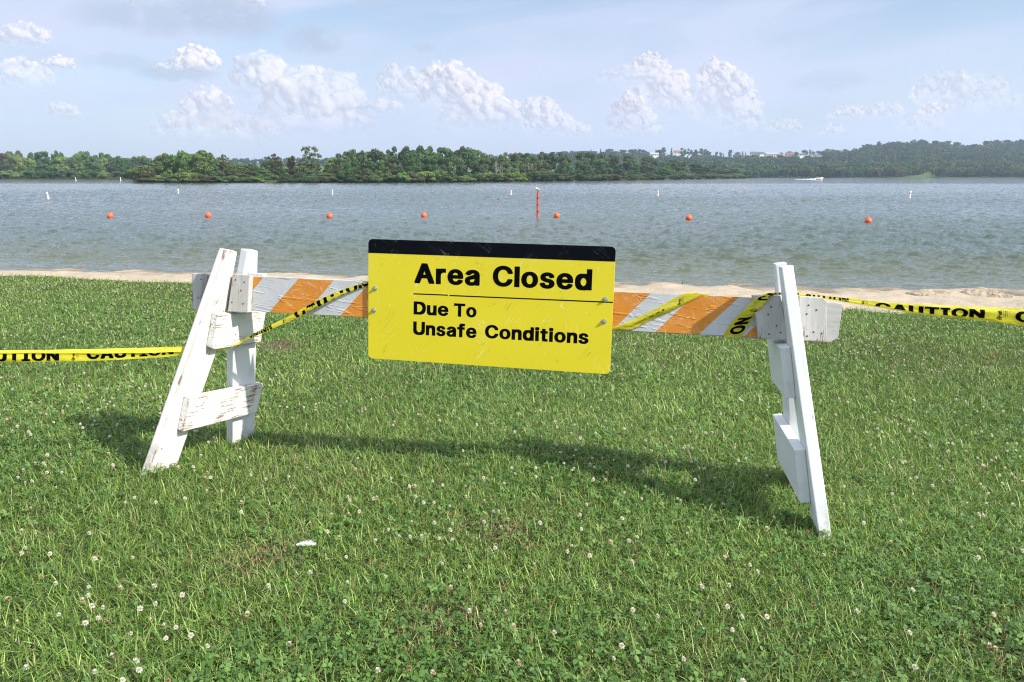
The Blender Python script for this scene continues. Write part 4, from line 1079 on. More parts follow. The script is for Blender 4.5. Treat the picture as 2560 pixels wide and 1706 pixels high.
def rowp(x, top, bot, y):
    return (pt((x, bot), y), pt((x, top), y))


# run along the lawn to the far trestle
rows = [rowp(-230, 880, 911, 3.40), rowp(-120, 878, 909, 3.46), rowp(0, 875.7, 906.3, 3.53), rowp(120, 875, 905, 3.60), rowp(240, 873, 902, 3.67),
        rowp(360, 870, 896.5, 3.74), rowp(459, 866.5, 889, 3.80), rowp(490, 867, 884, 3.83)]
LT = 490 + 230


def sx(x):
    return (x + 230) / LT


ribbon(rows, 90, 0.006, flap=lambda s: 0.24 if s < .45 else 0.24 + (s - .45) * .55,
       words=[('CAUTION', sx(-106), sx(126.5), .06, 1.0, .10, 1.0), ('CAUTION', sx(196), sx(427.5), .13, 1.10, .22, 1.12),
              ('@', sx(158), sx(176), .10, .78, .10, .78)], seed=1)
ribbon([rowp(-1500, 905, 960, 2.55), rowp(-900, 892, 932, 3.00), rowp(-500, 884, 918, 3.24), rowp(-229, 880, 911, 3.40)], 40, 0.006, flap=lambda s: 0.24, words=[('CAUTION', .35, .62, .08, 1.0, .08, 1.0)], seed=11)
# behind the leg and under the upper crossbar
ribbon([rowp(488, 868, 883, 3.84), (pt((520, 880), 3.99), pt((520, 868), 3.99)), (left_pt((552, 877), .004), left_pt((552, 871), .004)),
        (left_pt((572, 871), .02), left_pt((570, 866.5), .02)), (left_pt((582, 868), .046), left_pt((581, 864.5), .046)),
        (left_pt((590, 864.5), .046), left_pt((589, 861.5), .046))], 24, 0.001, seed=2)
# twisted run up to the sign
rows = [(left_pt((586, 866), .046), left_pt((586, 862), .046)), (left_pt((603, 858), .048), left_pt((602, 853), .048)),
        (pt((627, 846), 4.00), pt((625, 838.5), 4.00)), (on_rail((665, 829), .052), on_rail((662, 820), .052)),
        (on_rail((716, 807), .035), on_rail((712, 796), .035)), (on_rail((753, 790), .028), on_rail((748, 775), .028)), (on_rail((791, 771), .024), on_rail((786, 755), .024)),
        (on_rail((832, 749), .018), on_rail((828, 736), .018)), (on_rail((868, 732), .012), on_rail((865, 721), .012)), (on_rail((916, 716), .005), on_rail((914, 706), .005)),
        (on_rail((950, 702), .004), on_rail((948, 694), .004))]
ribbon(rows, 70, 0.003, words=[('CAUTION', .13, .36, -.2, 3.2, -.2, 3.2), ('CAUTION', .50, .94, -1.1, 3.3, -.9, 3.0), ('@', .425, .445, .1, .9, .1, .9)], seed=3)
ribbon([(on_rail((944, 704), .004), on_rail((942, 696), .004)), (on_rail((1200, 772), .003), on_rail((1199, 762), .003)), (on_rail((1506, 829), .004), on_rail((1504, 822), .004))], 20, 0.0, ripple=0, seed=8)
# out from behind the sign and over the rail
o8 = .004
rows = [(on_rail((1500, 828), o8), on_rail((1498, 822), o8)), (on_rail((1533, 825), o8), on_rail((1531, 820), o8)), (on_rail((1577, 826), .006), on_rail((1589, 796), .006)),
        (on_rail((1633, 798), .007), on_rail((1645, 769.5), .007)), (on_rail((1678, 778), .007), on_rail((1683, 747), .007)), (on_rail((1722, 756), .006), on_rail((1719, 731.5), .006)),
        (rails(*rail_uv((1756, 737.5)), .003), rails(*rail_uv((1735, 731.0)), .003))]
ribbon(rows, 50, 0.004, flap=lambda s: -0.42 if s < .62 else -0.42 * max(0.05, (1 - s) / .38),
       words=[('CAUTION', .05, .66, -.55, .38, -.35, .55), ('@', .80, .86, .15, .75, .15, .75)], seed=4)
u1, v1 = rail_uv((1735, 733)); u2, v2 = rail_uv((1758, 737))
ribbon([(rails(u2, .0975, .004), rails(u1, .0985, .004)), (rails(u2 + .01, .0985, -.02), rails(u1 + .01, .0985, -.02)), (rails(u2 + .03, .096, -.050), rails(u1 + .02, .096, -.050)),
        (rails(u2 + .05, .0, -.052), rails(u1 + .04, .0, -.052)), (rails(u2 + .09, -.096, -.050), rails(u1 + .08, -.096, -.050)),
        (rails(rail_uv((1853, 841))[0], -.099, -.02), rails(rail_uv((1807, 841))[0], -.099, -.02)),
        (rails(rail_uv((1853, 841))[0], -.0985, .003), rails(rail_uv((1807, 841))[0], -.0985, .003))], 36, 0.0, ripple=0, seed=5)
# up again across the cleat to the nearer trestle
rows = [(on_rail((1853, 844), .003), on_rail((1806, 842), .003)), (on_rail((1881, 795.5), .020), on_rail((1831, 803), .008)), (on_rail((1902, 772), .051), on_rail((1862, 772), .030)),
        (on_rail((1923, 745), .053), on_rail((1889, 745), .050)), (on_rail((1933, 738), .053), on_rail((1915, 733), .050)), (on_rail((1951, 737), .035), on_rail((1947, 731.5), .035)),
        (on_rail((1966, 738), .01), on_rail((1966, 732), .01)), (on_rail((1996, 738), .0), on_rail((1996, 732.5), .0))]
ribbon(rows, 60, 0.004, words=[('ON', .04, .27, .06, .80, .06, .80), ('@', .36, .42, .1, .6, .1, .6), ('CAU', .53, .78, -.2, .85, -.2, .95)], seed=6)
# on to the edge of the lawn
rows = [rowp(1985, 732, 737, 3.36), rowp(2000, 733.3, 738.8, 3.36), rowp(2060, 740, 746.5, 3.35), rowp(2129, 746.7, 758.5, 3.34), rowp(2200, 754.8, 769.5, 3.33), rowp(2300, 761.4, 787, 3.31),
        rowp(2476, 769, 803.6, 3.27), rowp(2560, 771.4, 814.8, 3.25), rowp(2700, 776, 832, 3.22), rowp(2860, 784, 846, 3.18)]
LT2 = 2860 - 1985


def sy(x):
    return (x - 1985) / LT2


ribbon(rows, 110, 0.006, flap=lambda s: -0.20,
       words=[('CAUTION', sy(1992), sy(2130), -2.6, 3.4, -1.6, 2.0), ('@', sy(2163), sy(2182), .25, .80, .25, .80), ('CAUTION', sy(2200), sy(2476), -.45, .86, .20, .84),
              ('@', sy(2506), sy(2534), .20, .86, .20, .86), ('CAUTION', sy(2551), sy(2850), .20, .84, .20, .84)], seed=7)
ribbon([rowp(2859, 784, 846, 3.18), rowp(3200, 794, 868, 3.05), rowp(3700, 806, 898, 2.85), rowp(4300, 820, 930, 2.60)], 40, 0.006, flap=lambda s: -0.20, words=[('CAUTION', .30, .72, .20, .84, .20, .84)], seed=12)
tape = link('caution_tape', bm_mesh('caution_tape', tape_bm, [M['tape'], M['black']]))
tag(tape, 'twisted yellow caution tape strung along the barricade and off past both trestles', 'tape')

# ------------------------------------------------------------------ grass, clover and flowers
GREENS = np.array([(0.116, 0.212, 0.032), (0.156, 0.262, 0.042), (0.074, 0.148, 0.025), (0.300, 0.400, 0.120), (0.160, 0.218, 0.058)])


def patches(x, y):
    """0..1 maps: dryness, clover, tallness, tone"""
    dry = fbm(x, y, 31, 1.7, 4)
    clo = fbm(x, y, 41, 1.1, 3)
    tall = fbm(x, y, 51, 0.5, 3)
    tone = fbm(x, y, 56, 2.4, 3)
    return dry, clo, tall, tone


DRY_SPOTS = [(1240, 1335, .12, 1.15), (690, 868, .20, .7), (1100, 1560, .12, .8), (650, 1400, .14, .7), (2310, 1480, .10, .5), (2530, 1640, .14, .8), (1160, 850, .2, .4), (2300, 940, .2, .4)]


def lawn_point(px):
    d = ray(px)
    t = 1.0
    for _ in range(60):
        q = CAM + d * t
        t += (q[2] - float(ground_z(q[0], q[1]))) / -d[2] * 0.9
    return CAM + d * t


SPOTS = [(lawn_point((a, b)), r_, s_) for a, b, r_, s_ in DRY_SPOTS]


def scatter(n, y0, y1, ref, power, half=0.76, marg=1.7):
    out = []
    tot = 0
    while tot < n:
        k = 400000
        y = rng.uniform(y0, y1, k)
        wmax = half * y1 + marg
        x = rng.uniform(-wmax, wmax, k)
        keep = np.abs(x) < half * y + marg
        keep &= rng.random(k) < np.clip((ref / y) ** power, 0, 1)
        keep &= y < edge_y(x) - 0.05 + 0.35 * rng.normal(size=k) * (rng.random(k) < .12)
        x, y = x[keep], y[keep]
        out.append(np.stack([x, y], 1))
        tot += len(x)
    return np.concatenate(out)[:n]


def build_grass(n):
    P = scatter(n, 1.15, 20.5, 3.2, 1.75)
    x, y = P[:, 0], P[:, 1]
    dry, clo, tall, tone = patches(x, y)
    spot = np.zeros(n)
    for q, r_, s_ in SPOTS:
        spot = np.maximum(spot, s_ * np.exp(-(((x - q[0]) / r_) ** 2 + ((y - q[1]) / (r_ * 1.1)) ** 2)))
    pink = np.exp(-(((x - SPOTS[1][0][0]) / .2) ** 2 + ((y - SPOTS[1][0][1]) / .3) ** 2))
    d = np.clip(y, 1.5, 20)
    h = (0.034 + 0.044 * rng.random(n) ** 1.5 + 0.018 * (tall - .5)) * np.where(rng.random(n) < .07, 1.6, 1.0) * (1 - .35 * spot)
    wd = 0.0031 * (0.7 + 0.6 * rng.random(n)) * (1 + np.clip(d - 3.0, 0, 20) * 0.16)
    lean = np.clip(rng.normal(1.02, 0.50, n), 0.05, 1.7)
    lean = np.where(rng.random(n) < .22, rng.uniform(1.3, 1.75, n), lean)
    base_a = 2 * np.pi * fbm(x, y, 77, 0.35, 2) * 2
    az = base_a + rng.normal(0, 2.3, n)
    curve = rng.uniform(0.0, 0.9, n)
    z0 = ground_z(x, y) - 0.004
    levels = np.array([0.0, 0.42, 0.78, 1.0])
    wl = np.array([1.0, 0.95, 0.62, 0.06])
    V = np.empty((n, 8, 3), np.float32)
    sx_, sy_ = -np.sin(az), np.cos(az)
    tw = rng.normal(0, 0.5, n)
    px_, py_ = np.zeros(n), np.zeros(n)
    pz_ = np.zeros(n)
    prev = 0.0
    for k, t in enumerate(levels):
        if k:
            a = lean + curve * (t - 0.35)
            st = h * (t - prev)
            px_ = px_ + np.sin(a) * st * np.cos(az)
            py_ = py_ + np.sin(a) * st * np.sin(az)
            pz_ = np.maximum(pz_ + np.cos(a) * st, 0.004)
            prev = t
        w = wd * wl[k] * 0.5
        ca, sa = np.cos(tw * t), np.sin(tw * t)
        V[:, 2 * k, 0] = x + px_ - sx_ * w * ca
        V[:, 2 * k, 1] = y + py_ - sy_ * w * ca
        V[:, 2 * k, 2] = z0 + pz_ - w * sa
        V[:, 2 * k + 1, 0] = x + px_ + sx_ * w * ca
        V[:, 2 * k + 1, 1] = y + py_ + sy_ * w * ca
        V[:, 2 * k + 1, 2] = z0 + pz_ + w * sa
    b = (np.arange(n, dtype=np.int64) * 8)[:, None]
    Fc = np.concatenate([b + np.array([[2 * k, 2 * k + 1, 2 * k + 3, 2 * k + 2]]) for k in range(3)], 1).reshape(-1, 4)
    ci = rng.integers(0, len(GREENS), n)
    c = GREENS[ci] * (0.70 + 0.6 * rng.random(n))[:, None] * (0.80 + 0.45 * tone)[:, None]
    isdry = rng.random(n) < np.clip(0.035 + 0.55 * np.clip(dry - .56, 0, 1) + 0.85 * spot, 0, .95)
    dc = np.array([(0.36, 0.31, 0.15), (0.28, 0.20, 0.10), (0.22, 0.16, 0.08)])[rng.integers(0, 3, n)] * (0.7 + .5 * rng.random(n))[:, None]
    c = np.where(isdry[:, None], dc, c)
    pk = rng.random(n) < 0.75 * pink
    c = np.where(pk[:, None], np.array([0.30, 0.13, 0.16]) * (0.7 + .5 * rng.random(n))[:, None], c)
    cols = np.repeat(c[:, None, :], 8, 1).reshape(-1, 3)
    me = mesh_np('lawn_grass', V.reshape(-1, 3), Fc, [M['grass']], True, {'col': cols})
    return tag(link('lawn_grass', me), 'short mown green grass covering the whole lawn', 'grass', kind='stuff')


build_grass(820000)


def build_clover(n):
    P = scatter(int(n * 2.4), 1.15, 12.0, 2.6, 1.5)
    dry, clo, tall, tone = patches(P[:, 0], P[:, 1])
    near = np.clip((3.4 - P[:, 1]) / 2.0, 0, 1)
    keep = rng.random(len(P)) < np.clip((clo - 0.40 + 0.12 * near) * 3.0, 0.06, .9)
    P = P[keep][:n]
    n = len(P)
    x, y = P[:, 0], P[:, 1]
    z = ground_z(x, y) + 0.012 + 0.030 * rng.random(n)
    rad = 0.0085 * (0.65 + 0.7 * rng.random(n)) * (1 + np.clip(y - 4, 0, 10) * .06)
    a0 = rng.random(n) * 6.283
    tilt = rng.normal(0, .35, (n, 2))
    shape = np.array([(0.05, 0.0), (0.75, -0.62), (1.45, -0.52), (1.62, 0.0), (1.45, 0.52), (0.75, 0.62)])
    V = np.empty((n, 3, 6, 3), np.float32)
    for k in range(3):
        a = a0 + k * 2.094 + rng.normal(0, .12, n)
        drop = rng.normal(-0.15, .25, n)
        for j, (u, v) in enumerate(shape):
            lx = rad * (u * np.cos(a) - v * np.sin(a))
            ly = rad * (u * np.sin(a) + v * np.cos(a))
            V[:, k, j, 0] = x + lx
            V[:, k, j, 1] = y + ly
            V[:, k, j, 2] = z + lx * tilt[:, 0] + ly * tilt[:, 1] + rad * (u * drop + 0.35 * abs(v))
    Fc = np.arange(n * 18).reshape(-1, 6)
    base = np.array([(0.085, 0.170, 0.038), (0.120, 0.215, 0.052), (0.066, 0.138, 0.030)])[rng.integers(0, 3, n)] * (0.8 + .45 * rng.random(n))[:, None]
    cols = np.repeat(base[:, None, :], 18, 1).reshape(-1, 3)
    me = mesh_np('clover_leaves', V.reshape(-1, 3), Fc, [M['clover']], False, {'col': cols})
    return tag(link('clover_leaves', me), 'round three part clover leaves growing low among the grass', 'clover', kind='stuff')


build_clover(46000)


def flower_proto(kind, seed):
    """clover head: many small florets round a centre, on a thin stem; returns verts, quads, colours (head centre at z=0)"""
    r = np.random.default_rng(seed)
    V, Fq, Cc = [], [], []
    nf = 46
    for i in range(nf):
        f = (i + .5) / nf
        th = math.acos(1 - 1.75 * f)
        ph = i * 2.39996 + r.normal(0, .15)
        d = np.array([math.sin(th) * math.cos(ph), math.sin(th) * math.sin(ph), math.cos(th)])
        brown = kind == 'brown' or (kind == 'fading' and th > 1.25 + r.normal(0, .15))
        if brown and kind != 'brown':
            d = d * np.array([.75, .75, 1]) + np.array([0, 0, -.55])
            d /= np.linalg.norm(d)
        L = 0.0094 * (0.85 + .3 * r.random()) * (0.85 if kind == 'brown' else 1.0)
        up = np.array([0, 0, 1.0])
        sd = np.cross(d, up) + 1e-4
        sd /= np.linalg.norm(sd)
        ot = np.cross(sd, d)
        w = 0.0016
        b = len(V)
        a0 = d * 0.002
        a1 = d * L * .65 + ot * .0006
        a2 = d * L + ot * .0012
        V += [a0 - sd * w * .5, a0 + sd * w * .5, a1 + sd * w, a1 - sd * w, a2 + sd * w * .7, a2 - sd * w * .7]
        Fq += [(b, b + 1, b + 2, b + 3), (b + 3, b + 2, b + 4, b + 5)]
        if brown:
            lo, hi = np.array((0.22, 0.135, 0.07)), np.array((0.44, 0.31, 0.18))
        else:
            lo, hi = np.array((0.50, 0.50, 0.36)), np.array((0.80, 0.74, 0.70))
        k = .8 + .35 * r.random()
        Cc += [lo * k, lo * k, (lo + hi) / 2 * k, (lo + hi) / 2 * k, hi * k, hi * k]
    bend = r.normal(0, .02, 2)
    for i in range(3):                                       # stem
        for (t0, t1) in ((0, .5), (.5, 1)):
            b = len(V)
            a = i * 2.094
            s = np.array([math.cos(a), math.sin(a), 0]) * .0009
            s2 = np.array([math.cos(a + 2.094), math.sin(a + 2.094), 0]) * .0009
            f = lambda t: np.array([bend[0] * t * t, bend[1] * t * t, -.055 * t])
            V += [f(t0) + s, f(t0) + s2, f(t1) + s2, f(t1) + s]
            Fq.append((b, b + 1, b + 2, b + 3))
            Cc += [np.array((0.09, 0.15, 0.04))] * 4
    return np.array(V), np.array(Fq), np.array(Cc)


KINDS = [('fresh', 1), ('fresh', 2), ('fresh', 3), ('fading', 4), ('fading', 5), ('brown', 6)]
protos = [flower_proto(*k) for k in KINDS]
pmesh = [mesh_np('clover_flower', p[0], p[1], [M['petal']], False, {'col': p[2]}) for p in protos]


def build_flowers(n_near=300):
    k = 26000
    y = rng.uniform(1.5, 16.5, k)
    x = rng.uniform(-1, 1, k) * (0.76 * y + 1.0)
    w = (0.76 * y + 1.0) / (0.76 * 16.5 + 1.0)
    clo = fbm(x, y, 141, 0.9, 3)
    dens = np.clip((clo - .36) * 3.2, 0.22, 1.0) * np.where(y > 5.5, .55, .9)
    keep = (rng.random(k) < w * dens * np.where(y < 3.6, 1.55, 1.15)) & (y < edge_y(x) - .2)
    x, y = x[keep], y[keep]
    o_ = np.argsort(y)
    x, y = x[o_], y[o_]
    inview = np.abs(x) < 0.70 * y + .05
    z = ground_z(x, y) + 0.038 + 0.028 * rng.random(len(x))
    kk = rng.choice(6, len(x), p=[.20, .18, .18, .17, .13, .14])
    sc = 0.66 + .34 * rng.random(len(x))
    tilt = rng.normal(0, .22, (len(x), 2))
    rz = rng.random(len(x)) * 6.28
    rest, c = [], 0
    LB = {'fresh': ('fresh white clover flower head standing above the nearer grass', 'fresh white clover flowers'),
          'fading': ('white clover flower head with drooping brown lower florets in nearer grass', 'fading clover flowers'),
          'brown': ('withered brown clover flower head in the nearer grass', 'withered clover flowers')}
    for i in range(len(x)):
        if inview[i] and c < n_near:
            o = link('clover_flower', pmesh[kk[i]], None, (x[i], y[i], z[i]))
            o.rotation_euler = (tilt[i, 0], tilt[i, 1], rz[i])
            o.scale = (sc[i],) * 3
            lb, gr = LB[KINDS[kk[i]][0]]
            tag(o, lb, 'flower', gr)
            c += 1
        else:
            rest.append(i)
    VV, FF, CC, b = [], [], [], 0
    for i in rest:
        p = protos[kk[i]]
        Rm = np.array(Matrix.Rotation(tilt[i, 0], 3, 'X') @ Matrix.Rotation(tilt[i, 1], 3, 'Y') @ Matrix.Rotation(rz[i], 3, 'Z'))
        VV.append((p[0] * sc[i] * (1 + max(0, y[i] - 5) * .02)) @ Rm.T + np.array([x[i], y[i], z[i] + max(0, y[i] - 5) * .001]))
        FF.append(p[1] + b)
        CC.append(p[2])
        b += len(p[0])
    me = mesh_np('far_clover_flowers', np.concatenate(VV), np.concatenate(FF), [M['petal']], False, {'col': np.concatenate(CC)})
    tag(link('far_clover_flowers', me), 'white specks of clover flowers scattered over the farther lawn', 'flowers', kind='stuff')


build_flowers()

# broad-leaved weeds, a feather and a torn leaf in the lawn
M['weed'] = leafy('plantain leaf', col=(0.085, 0.175, 0.040), trans=0.25, rough=0.45)
M['pale_leaf'] = leafy('pale torn leaf', col=(0.30, 0.40, 0.16), trans=0.3, rough=0.5)
M['feather'] = leafy('white down', col=(0.78, 0.80, 0.84), trans=0.4, rough=0.8)


def weed(px, n, L, label, m=None, seed=0):
    r = random.Random(seed)
    q = lawn_point(px)
    bm = bmesh.new()
    for k in range(n):
        a = k * 6.283 / n + r.uniform(-.4, .4)
        ln, wd = L * r.uniform(.7, 1.1), L * r.uniform(.2, .28)
        rise = r.uniform(.35, .9)
        prev = None
        for j in range(7):
            t = j / 6
            rad = ln * t
            z = ln * (rise * t - .55 * t * t) + .01
            w = wd * (math.sin(math.pi * min(1, t * .95 + .04)) ** .8)
            c, s = math.cos(a), math.sin(a)
            row = [bm.verts.new((rad * c - s * w * e, rad * s + c * w * e, z + abs(e) * w * .35)) for e in (-1, 0, 1)]
            if prev:
                for i in range(2):
                    bm.faces.new((prev[i], prev[i + 1], row[i + 1], row[i]))
            prev = row
    o = link('plantain', bm_mesh('plantain', bm, [m or M['weed']], True), None, q - np.array([0, 0, .008]))
    tag(o, label, 'weed', 'broad leaved weeds in the lawn')


weed((1487, 1180), 4, .060, 'broad leaved green weed in the shade below the sign', seed=1)
weed((1530, 1088), 6, .085, 'largest broad leaved weed, just behind the rail shadow', seed=2)
weed((1288, 1072), 5, .070, 'broad leaved weed under the sign beside the dark rail shadow', seed=3)
weed((1252, 1196), 4, .060, 'pale green weed alone in the sunny middle of the lawn', seed=4)
weed((452, 850), 6, .10, 'broad leaved weed behind the front leg of the far trestle', seed=5)
weed((1985, 1290), 6, .055, 'leafy weed beside the foot of the nearest trestle leg', seed=6)

q = lawn_point((1206, 1318))
bm = bmesh.new()
prev = None
for j in range(8):
    t = j / 7
    w = .018 * math.sin(math.pi * (t * .85 + .12)) * (1 + .2 * math.sin(9 * t))
    a = 1.9 * t - .5
    c = Vector((.012 * math.sin(3 * t), .02 * math.cos(a), .012 + .06 * t))
    row = [bm.verts.new(c + Vector((e * w, .006 * e * e + .004 * math.sin(5 * t + e), 0))) for e in (-1, -.3, .4, 1)]
    if prev:
        for i in range(3):
            bm.faces.new((prev[i], prev[i + 1], row[i + 1], row[i]))
    prev = row
tag(link('fallen_leaf', bm_mesh('fallen_leaf', bm, [M['pale_leaf']], True), None, q), 'pale green curled leaf lying by a dry brown tuft of grass', 'leaf')

q = lawn_point((766, 1392)) + np.array([0, 0, .052])
r = np.random.default_rng(5)
V, Fq = [], []
for k in range(260):
    t = r.random()
    s = 1 if r.random() < .5 else -1
    base = np.array([-.036 + .072 * t, .006 * math.sin(3 * t), .002 * math.sin(5 * t)])
    ln = .024 * (math.sin(math.pi * min(1, .15 + t * .8)) ** .7) * (0.6 + .6 * r.random())
    a = s * (0.9 + r.normal(0, .25))
    d = np.array([math.cos(a), math.sin(a), r.normal(.12, .18)])
    sd = np.array([-d[1], d[0], 0]) * .0007
    b = len(V)
    V += [base - sd, base + sd, base + d * ln + sd * .5, base + d * ln - sd * .5]
    Fq.append((b, b + 1, b + 2, b + 3))
me = mesh_np('feather', np.array(V), np.array(Fq), [M['feather']])
o = tag(link('feather', me, None, q), 'small white downy feather lying on the grass', 'feather')
o.rotation_euler = (-.05, .03, .15)


# ------------------------------------------------------------------ beach: debris heaps and a stick
def heap(px, w, h, label, seed):
    d = ray(px)
    q = CAM + d * ((0.16 - CAM[2]) / d[2])
    r = np.random.default_rng(seed)
    n = 60
    xs_, ys_ = np.linspace(-1, 1, n), np.linspace(-1, 1, 30)
    X, Y = np.meshgrid(xs_, ys_)
    e = np.clip(1 - X ** 2 - Y ** 2, 0, 1)
    Z = h * e ** .8 * (.25 + 1.5 * fbm(X * 1.0, Y, seed, .22, 4)) - .05 * (e <= 0)
    V = np.stack([X * w, Y * w * .45, Z], -1).reshape(-1, 3)
    i = (np.arange(29)[:, None] * n + np.arange(n - 1)[None, :]).ravel()
    me = mesh_np('sand_mound', V, np.stack([i, i + 1, i + n + 1, i + n], 1), [M['heap']], True)
    z = float(sand_z(q[0], q[1]))
    tag(link('sand_mound', me, None, (q[0], q[1], z)), label, 'mound', 'sand heaps at the waterline')


m, g, b, o = mat('sand and driftweed')
p = g.node('ShaderNodeTexCoord').outputs['Object']
g.l.new(g.mix(g.smooth(g.noise(p, 9, 5, .7), .4, .62), (0.38, 0.31, 0.22), (0.20, 0.155, 0.11)), b.inputs['Base Color'])
b.inputs['Roughness'].default_value = .95
M['heap'] = m
heap((2455, 721), .46, .10, 'largest brown sand heap with weed debris at the waterline', 81)
heap((2325, 727), .45, .06, 'low ragged sand ridge beside the largest heap', 82)
heap((2500, 742), .26, .09, 'small pointed sand heap in front of the largest one', 83)

M['stick'] = simple('weathered stick', (0.10, 0.08, 0.06), 0.9)
q = on_rail((1707, 700), 0)
d = ray((1707, 704)); q = CAM + d * ((0.12 - CAM[2]) / d[2])
bm = bmesh.new()
bmesh.ops.create_cone(bm, cap_ends=True, segments=6, radius1=.008, radius2=.005, depth=.12, matrix=Matrix.Translation((0, 0, .05)) @ Matrix.Rotation(.06, 4, 'Y'))
tag(link('stick', bm_mesh('stick', bm, [M['stick']]), None, (q[0], q[1], float(sand_z(q[0], q[1])))), 'thin dark stick standing upright in the sand', 'stick')


# ------------------------------------------------------------------ things on the water
def at_water(px, z=0.0):
    d = ray(px)
    return CAM + d * ((z - CAM[2]) / d[2])


M['buoy'] = simple('orange red plastic', (0.80, 0.12, 0.045), 0.45, vary=.1, scale=3)
M['buoy_w'] = simple('white plastic', (0.80, 0.80, 0.78), 0.45, scale=4)
M['dark'] = simple('dark rubber', (0.02, 0.02, 0.02), 0.7)
bl_list = [(276, 545.5, 'orange ball buoy at the outer end of the row, below the leafy point'), (521, 544, 'second orange ball buoy from the row end below the leafy point'),
           (824, 546, 'orange ball buoy third along, halfway between trestle and sign'), (1060, 544.5, 'orange ball buoy floating just above the black band of the sign'),
           (1392, 545, 'orange ball buoy floating next to the red post'), (1722, 551, 'orange ball buoy between the red post and the last buoy of the row'),
           (2170, 559, 'nearest and largest orange ball buoy, alone beyond the near trestle')]
bu0 = None
for k, (px, py, lb_) in enumerate(bl_list):
    q = at_water((px, py))
    if bu0 is None:
        bm = bmesh.new()
        bmesh.ops.create_uvsphere(bm, u_segments=24, v_segments=16, radius=.165)
        bm2 = bmesh.new()
        bmesh.ops.create_cone(bm2, cap_ends=True, segments=14, radius1=.05, radius2=.04, depth=.05, matrix=Matrix.Translation((0, 0, .178)))
        o = link('ball_buoy', bm_mesh('ball_buoy', bm, [M['buoy']], True))
        c = link('mooring_eye', bm_mesh('mooring_eye', bm2, [M['buoy']], False), o)
        bu0 = o
    else:
        o = bu0.copy(); COL.objects.link(o)
        for ch in bu0.children:
            cc = ch.copy(); COL.objects.link(cc); cc.parent = o
    o.location = (q[0], q[1], .115)
    o.rotation_euler = (.25 * math.sin(k * 2.1), .3 * math.cos(k * 1.7), k)
    tag(o, lb_, 'buoy', 'orange ball buoys on the swimming line')

wl = [(121, 497, .9, 'white marker buoy at the outer end, above the outermost orange ball'), (446, 485, .8, 'slim white marker buoy off the tip of the leafy point'),
      (831, 487, .8, 'white marker buoy third along, out beyond the third orange ball'), (1277, 487, .75, 'white marker buoy just beside the red post, farther out'),
      (1644, 491, .85, 'white marker buoy with orange bands beyond the red post'), (2274, 495, .95, 'white marker buoy alone above the nearest orange ball')]
w0 = None
for k, (px, py, s, lb_) in enumerate(wl):
    q = at_water((px, py))
    if w0 is None:
        def lathe(prof, seg=16):
            bm = bmesh.new()
            rings = []
            for (rr_, zz) in prof:
                rings.append([bm.verts.new((rr_ * math.cos(2 * math.pi * i / seg), rr_ * math.sin(2 * math.pi * i / seg), zz)) for i in range(seg)])
            for a_, b_ in zip(rings[:-1], rings[1:]):
                for i in range(seg):
                    bm.faces.new((a_[i], a_[(i + 1) % seg], b_[(i + 1) % seg], b_[i]))
            bm.faces.new(rings[-1])
            return bm
        o = w0 = link('marker_buoy', bm_mesh('marker_buoy', lathe([(.16, -.3), (.16, .06), (.115, .12), (.11, .68), (.125, .72), (.125, .80), (.09, .86)]), [M['buoy_w']], True, 40))
        link('orange_band', bm_mesh('orange_band', lathe([(.1165, .50), (.1165, .58), (.10, .58)]), [M['buoy']], True, 40), o)
        link('orange_band', bm_mesh('orange_band', lathe([(.118, .20), (.118, .27), (.10, .27)]), [M['buoy']], True, 40), o)
    else:
        o = w0.copy(); COL.objects.link(o)
        for ch in w0.children:
            cc = ch.copy(); COL.objects.link(cc); cc.parent = o
    o.location = (q[0], q[1], -.04)
    o.scale = (s * .85, s * .85, s * .88)
    o.rotation_euler = (.06 * math.sin(k), (-.12 if k == 0 else .05 * math.cos(k * 3)), k)
    tag(o, lb_, 'buoy', 'white marker buoys farther out')
for (px, py, lb_) in ((190, 451.3, 'tiny white marker far out by the wooded shore, nearer the frame edge'), (302, 451.3, 'tiny white marker far out by the wooded shore, nearer the leafy point')):
    q = at_water((px, py))
    o = w0.copy(); COL.objects.link(o)
    for ch in w0.children:
        cc = ch.copy(); COL.objects.link(cc); cc.parent = o
    o.location = (q[0], q[1], -.05); o.scale = (1.4, 1.4, 1.5)
    tag(o, lb_, 'buoy', 'far white markers by the wooded shore')

# the red post and the gull standing on it
q = at_water((1344, 546))
bm = bmesh.new()
bmesh.ops.create_cone(bm, cap_ends=True, segments=16, radius1=.062, radius2=.058, depth=2.4, matrix=Matrix.Translation((0, 0, .25)))
M['post'] = simple('sun bleached red paint', (0.62, 0.075, 0.04), 0.55, vary=.3, scale=5)
post = tag(link('channel_post', bm_mesh('channel_post', bm, [M['post']], True, 40), None, (q[0], q[1], 0)), 'slim red post standing upright in the water with a gull on top', 'post')
for z in (.35, .72, 1.08):
    bm = bmesh.new()
    bmesh.ops.create_cone(bm, cap_ends=True, segments=16, radius1=.064, radius2=.064, depth=.07, matrix=Matrix.Translation((0, 0, z)))
    link('dark_band', bm_mesh('dark_band', bm, [simple('weathered dark band', (0.16, 0.03, 0.02), 0.8)], True, 40), post)


